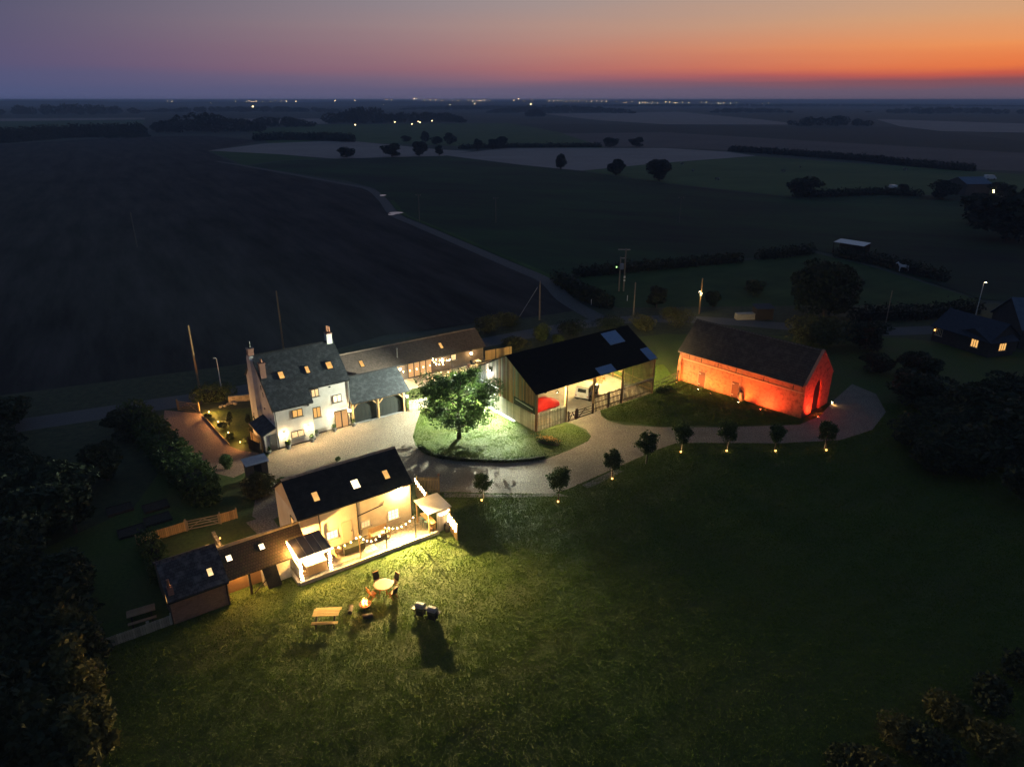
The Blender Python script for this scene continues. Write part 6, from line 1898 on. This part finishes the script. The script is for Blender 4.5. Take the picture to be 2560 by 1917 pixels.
# ------------------------------------------------------------------ neighbours and far barn
def simple_house(label, o, deg, W, D, E, Rr, wallm, roofm, wins=(), cat='house', name='house'):
    t = thing(name, label, cat, (o[0], o[1], 0), R(deg))
    part('wall', MB().extx([(0, 0), (0, E), (D / 2, Rr - .12), (D, E), (D, 0)], 0, W), wallm, t)
    mm = (Rr - E) / (D / 2)
    slope(t, -.3, W + .3, -.35, E - .35 * mm, D / 2, Rr, roofm)
    slope(t, -.3, W + .3, D + .35, E - .35 * mm, D / 2, Rr - .002, roofm)
    for (x, z, w, hh, cols, pm) in wins:
        window(t, (x, 0, z), 0, w, hh, cols, 1, pm, pale_wood if pm is car_glass else dark_frame, True, .06)
    return t
dkwall = mat('dark_neighbour_wall', (.045, .04, .036), (.065, .058, .05), scale=2)
roof_navy = mat('navy_slate', (.030, .036, .052), (.045, .052, .068), scale=3, bump=.3)
nh = simple_house('dark neighbouring bungalow with two amber lit windows', (63.9, 103.0), -66, 8.6, 6.5, 2.5, 4.6, dkwall, roof_navy, [(1.0, 1.0, 1.1, 1.1, 4, car_glass), (6.6, .9, 1.1, 1.2, 3, pane_o)])
simple_house('gabled end house right of the dark bungalow with one lit window', (67.4, 94.9), 16, 4.6, 5.5, 2.4, 3.6, dkwall, roof_navy, [(2.35, .85, 1.3, 1.15, 3, pane_o)])
part('porch_lamp', MB().lathe([(.06, 0), (.1, .1), (.06, .25)], 8, (.4, -.2, 1.6)), amber_m, nh)
simple_house('large house with pale blue slate roof at the right edge', (74.5, 99.0), -8, 13, 9, 3.2, 6.6, dkwall, mat('blue_slate_roof', (.085, .11, .14), (.12, .15, .18), scale=2, bump=.3), [(1.5, 1.2, 1.2, 1.3, 2, car_glass)])
fbn = G(2425, 486)
simple_house('far barn with pale blue tin roof in the right fields', (fbn[0] - 4.5, fbn[1] - 4), 6, 10, 11, 4.4, 6.4, mat('far_barn_wall', (.07, .07, .065), (.10, .095, .085), scale=.4), mat('blue_tin', (.10, .15, .21), (.13, .18, .24), scale=.3), (), 'barn', 'far_barn')
for i, (px, py, lab) in enumerate([(2474, 450, 'white parked vehicle right of the far barn'), (2485, 473, 'white parked trailer below the far barn'), (2230, 476, 'pale parked van on the right pasture hedge')]):
    p = G(px, py)
    t = thing('far_vehicle', lab, 'van', p, i * .7, 'parked vehicles at the far farm')
    part('body', MB().exty([(-2.4, .5), (-2.4, 1.9), (-2.2, 2.2), (1.2, 2.2), (1.8, 1.4), (2.4, 1.2), (2.4, .5)], -1, 1), white_paint, t)
    for x in (-1.5, 1.5):
        for s in (-1, 1):
            part('wheel', MB().tube([(x, s * .8, .4), (x, s * 1.02, .4)], .4, 10), rubber, t)
fs_ = thing('field_shelter', 'long low shelter with pale tin roof at the paddock corner', 'shelter', (78.6, 172.0, 0), R(-52))
part('roof', MB().extx([(-1.6, 2.3), (1.6, 2.7), (1.6, 2.78), (-1.6, 2.38)], 0, 7.4), mat('pale_tin', (.50, .53, .56), (.58, .61, .64), scale=2, rough=.35, metal=.3), fs_)
for x in (.1, 7.3):
    for y in (-1.5, 1.5):
        part('post', MB().box(x - .08, x + .08, y - .08, y + .08, 0, 2.3), dark_wood, fs_)
part('back_wall', MB().box(0, 7.4, 1.5, 1.56, 0, 2.55), dark_wood, fs_)
ps = thing('paddock_shed', 'small dark shed with grey store beside it behind the brick barn', 'shed', G(1905, 796), R(6))
part('wall', MB().box(-1.4, 1.4, -1, 1, 0, 1.9), dark_wood, ps)
part('roof', MB().extx([(-1.15, 1.9), (1.15, 2.2), (1.15, 2.26), (-1.15, 1.96)], -1.6, 1.6), roof_navy, ps)
part('store', MB().box(-4.6, -1.5, -.6, .6, 0, 1.0), concrete, ps)
# white horse in the paddock
hr = thing('horse', 'white horse standing by the right paddock hedge', 'horse', (83.3, 149.0, 0), R(160))
import bmesh
me = bpy.data.meshes.new('horse_body')
J = [((0, 0, 1.25), .30), ((.45, 0, 1.27), .29), ((.85, 0, 1.33), .27), ((-.45, 0, 1.28), .30), ((-.75, 0, 1.22), .22),
     ((1.15, 0, 1.65), .17), ((1.35, 0, 1.95), .13), ((1.55, 0, 1.88), .10), ((1.80, 0, 1.66), .07),
     ((.82, .16, 1.0), .13), ((.84, .16, .55), .065), ((.82, .16, .08), .06), ((.82, -.16, 1.0), .13), ((.86, -.16, .55), .065), ((.86, -.16, .08), .06),
     ((-.68, .17, .98), .16), ((-.80, .17, .58), .075), ((-.74, .17, .08), .06), ((-.68, -.17, .98), .16), ((-.86, -.17, .58), .075), ((-.82, -.17, .08), .06),
     ((-.98, 0, 1.15), .06), ((-1.05, 0, .7), .04), ((1.30, .06, 2.12), .035), ((1.30, -.06, 2.12), .035)]
Ed = [(0, 1), (1, 2), (0, 3), (3, 4), (2, 5), (5, 6), (6, 7), (7, 8), (2, 9), (9, 10), (10, 11), (2, 12), (12, 13), (13, 14), (3, 15), (15, 16), (16, 17), (3, 18), (18, 19), (19, 20), (4, 21), (21, 22), (6, 23), (6, 24)]
me.from_pydata([j[0] for j in J], Ed, [])
ho = mkobj('body', me, mat('white_horse_coat', (.62, .62, .62), (.70, .70, .70), scale=3), hr)
ho.modifiers.new('skin', 'SKIN')
for v_, j in zip(me.skin_vertices[0].data if me.skin_vertices else [], J):
    v_.radius = (j[1], j[1])
if not me.skin_vertices:
    bm = bmesh.new()
    bm.from_mesh(me)
    lay = bm.verts.layers.skin.verify()
    bm.verts.ensure_lookup_table()
    for v_, j in zip(bm.verts, J):
        v_[lay].radius = (j[1], j[1])
    bm.verts[0][lay].use_root = True
    bm.to_mesh(me)
    bm.free()
ho.modifiers.new('sub', 'SUBSURF').render_levels = 1
# grazing cattle, a few pixels each, in the pasture
cow = MB().box(-.9, .9, -.32, .32, .65, 1.35).box(.85, 1.3, -.16, .16, .75, 1.2)
for sx in (-.75, .75):
    for sy in (-.2, .2):
        cow.box(sx - .08, sx + .08, sy - .08, sy + .08, 0, .66)
cme = cow.mesh('cow')
for i, (px, py) in enumerate([(1705, 413), (1732, 430), (1793, 452), (1958, 431), (2000, 421), (2262, 427)]):
    o = mkobj('cow', cme, mat('cow_hide', (.10, .09, .08), (.45, .44, .42), scale=1.1, lo=.5, hi=.55), None, G(px, py), (0, 0, i * 1.1))
    tag(o, '%s tiny grazing cow from the left in the right pasture' % ORDN[i], 'cow', 'cattle grazing in the pasture')

# ------------------------------------------------------------------ far lights of the town along the horizon
lm = MB().lathe([(.5, -.9), (1.25, -.45), (1.35, .2), (.7, .8)], 8).mesh('far_lamp_head')
pm_ = MB().tube([(0, 0, -9), (0, 0, -.6)], .15, 5).mesh('far_lamp_post')
rl = random.Random(12)
LIGHTS = [(312, 264), (419, 252), (430, 255), (527, 258), (589, 254), (601, 254), (616, 254), (622, 253), (628, 255), (634, 255), (641, 254), (656, 254), (677, 254), (690, 254), (703, 254), (716, 254), (740, 254), (837, 253)]
LIGHTS += [(800 + x / 2.458, 200 + y / 2.458) for x, y in [(95, 127), (215, 127), (375, 126), (408, 122), (440, 126), (475, 126), (508, 126), (580, 117), (592, 117), (610, 126), (640, 126), (678, 126), (712, 126), (748, 126), (815, 127), (850, 126), (882, 126), (912, 126),
           (940, 129), (965, 129), (978, 128), (990, 130), (1010, 126), (1042, 126), (1192, 127), (1220, 117), (1255, 127), (1278, 126), (1300, 127), (1408, 129), (1436, 130), (1462, 130), (1485, 130), (1512, 131), (1538, 131), (1562, 130), (1588, 132), (1614, 131), (1640, 132), (1668, 132), (1700, 132), (1730, 132), (1760, 132), (1790, 134), (1820, 134),
           (1870, 140), (1880, 140), (1918, 134), (1950, 143), (1965, 142), (1982, 140), (1998, 140), (2012, 138), (2042, 138), (2040, 146), (2075, 142), (2088, 138), (2125, 136), (2150, 138), (2180, 143), (2195, 142)]]
LIGHTS += [(1660 + x / 2.458, 200 + y / 2.458) for x, y in [(70, 142), (115, 138), (152, 140), (225, 140), (258, 140), (292, 140), (332, 143), (350, 147), (368, 142), (407, 143), (445, 143), (536, 158), (605, 146), (645, 146), (648, 160), (725, 160), (738, 160), (1066, 155), (1112, 155), (1156, 156), (1246, 157), (1292, 158), (1577, 163), (1610, 166)]]
for i, (px, py) in enumerate(LIGHTS):
    D_ = 5500 + 60 * (i % 5)
    p = far_level(px, min(py, 262), D_)
    t = thing('town_light', 'tiny amber street light in the row along the horizon', 'street lamp', p, 0, 'town lights along the horizon')
    t.scale = (rl.uniform(1.1, 1.6),) * 3
    part('head', lm, far_m, t)
    part('post', pm_, black_metal, t)
for i, (px, py, s) in enumerate([(632, 267, 2.2), (958, 262, 1.0), (1327, 261, 1.6), (1187, 260, 1.3), (1125, 262, 1.0)]):
    D_ = 3600
    p = far_level(px, py, D_)
    t = thing('farm_light', 'brighter amber light standing in front of the horizon row', 'street lamp', p, 0, 'town lights along the horizon')
    t.scale = (s, s, s)
    part('head', lm, far_m, t)
    part('post', pm_, black_metal, t)
for i, (px, py) in enumerate([(1046, 302), (1050, 304), (1080, 300), (987, 303), (888, 310), (1030, 308)]):
    p = G(px, py + 2.5, 4)
    t = thing('village_light', 'small white light among the village trees', 'street lamp', p, 0, 'lights of the village')
    t.scale = (.36,) * 3
    part('head', lm, emit('village_lamp', (.8, .9, 1), 6), t)
    part('post', MB().tube([(0, 0, -11), (0, 0, -.6)], .3, 5), black_metal, t)
for i, (px, py) in enumerate([(2467, 451), (2484, 473), (2484, 478), (2511, 467)]):
    p = G(px, py + 3, 2.5)
    t = thing('yard_light', 'small cold light beside the far barn', 'street lamp', p, 0, 'yard lights at the far farm')
    t.scale = (.16,) * 3
    part('head', lm, MATS['village_lamp'], t)
    part('post', MB().tube([(0, 0, -15.6), (0, 0, -.6)], .4, 5), black_metal, t)

# ------------------------------------------------------------------ evening haze
hm = bpy.data.materials.new('evening_haze')
hm.use_nodes = True
ht_ = hm.node_tree
ht_.nodes.clear()
pv = ht_.nodes.new('ShaderNodeVolumePrincipled')
pv.inputs['Color'].default_value = (.58, .78, 1.0, 1)
pv.inputs['Density'].default_value = HAZE_DENSITY = 2.6e-4
oo = ht_.nodes.new('ShaderNodeOutputMaterial')
ht_.links.new(pv.outputs[0], oo.inputs['Volume'])
HB = 11400
hz_ = mkobj('haze', MB().box(-HB, HB, -HB, HB, -1.2, 36.6).mesh('haze'), hm)
hz_['kind'] = 'stuff'
tag(hz_, 'thin blue evening haze lying over the plain', 'haze')
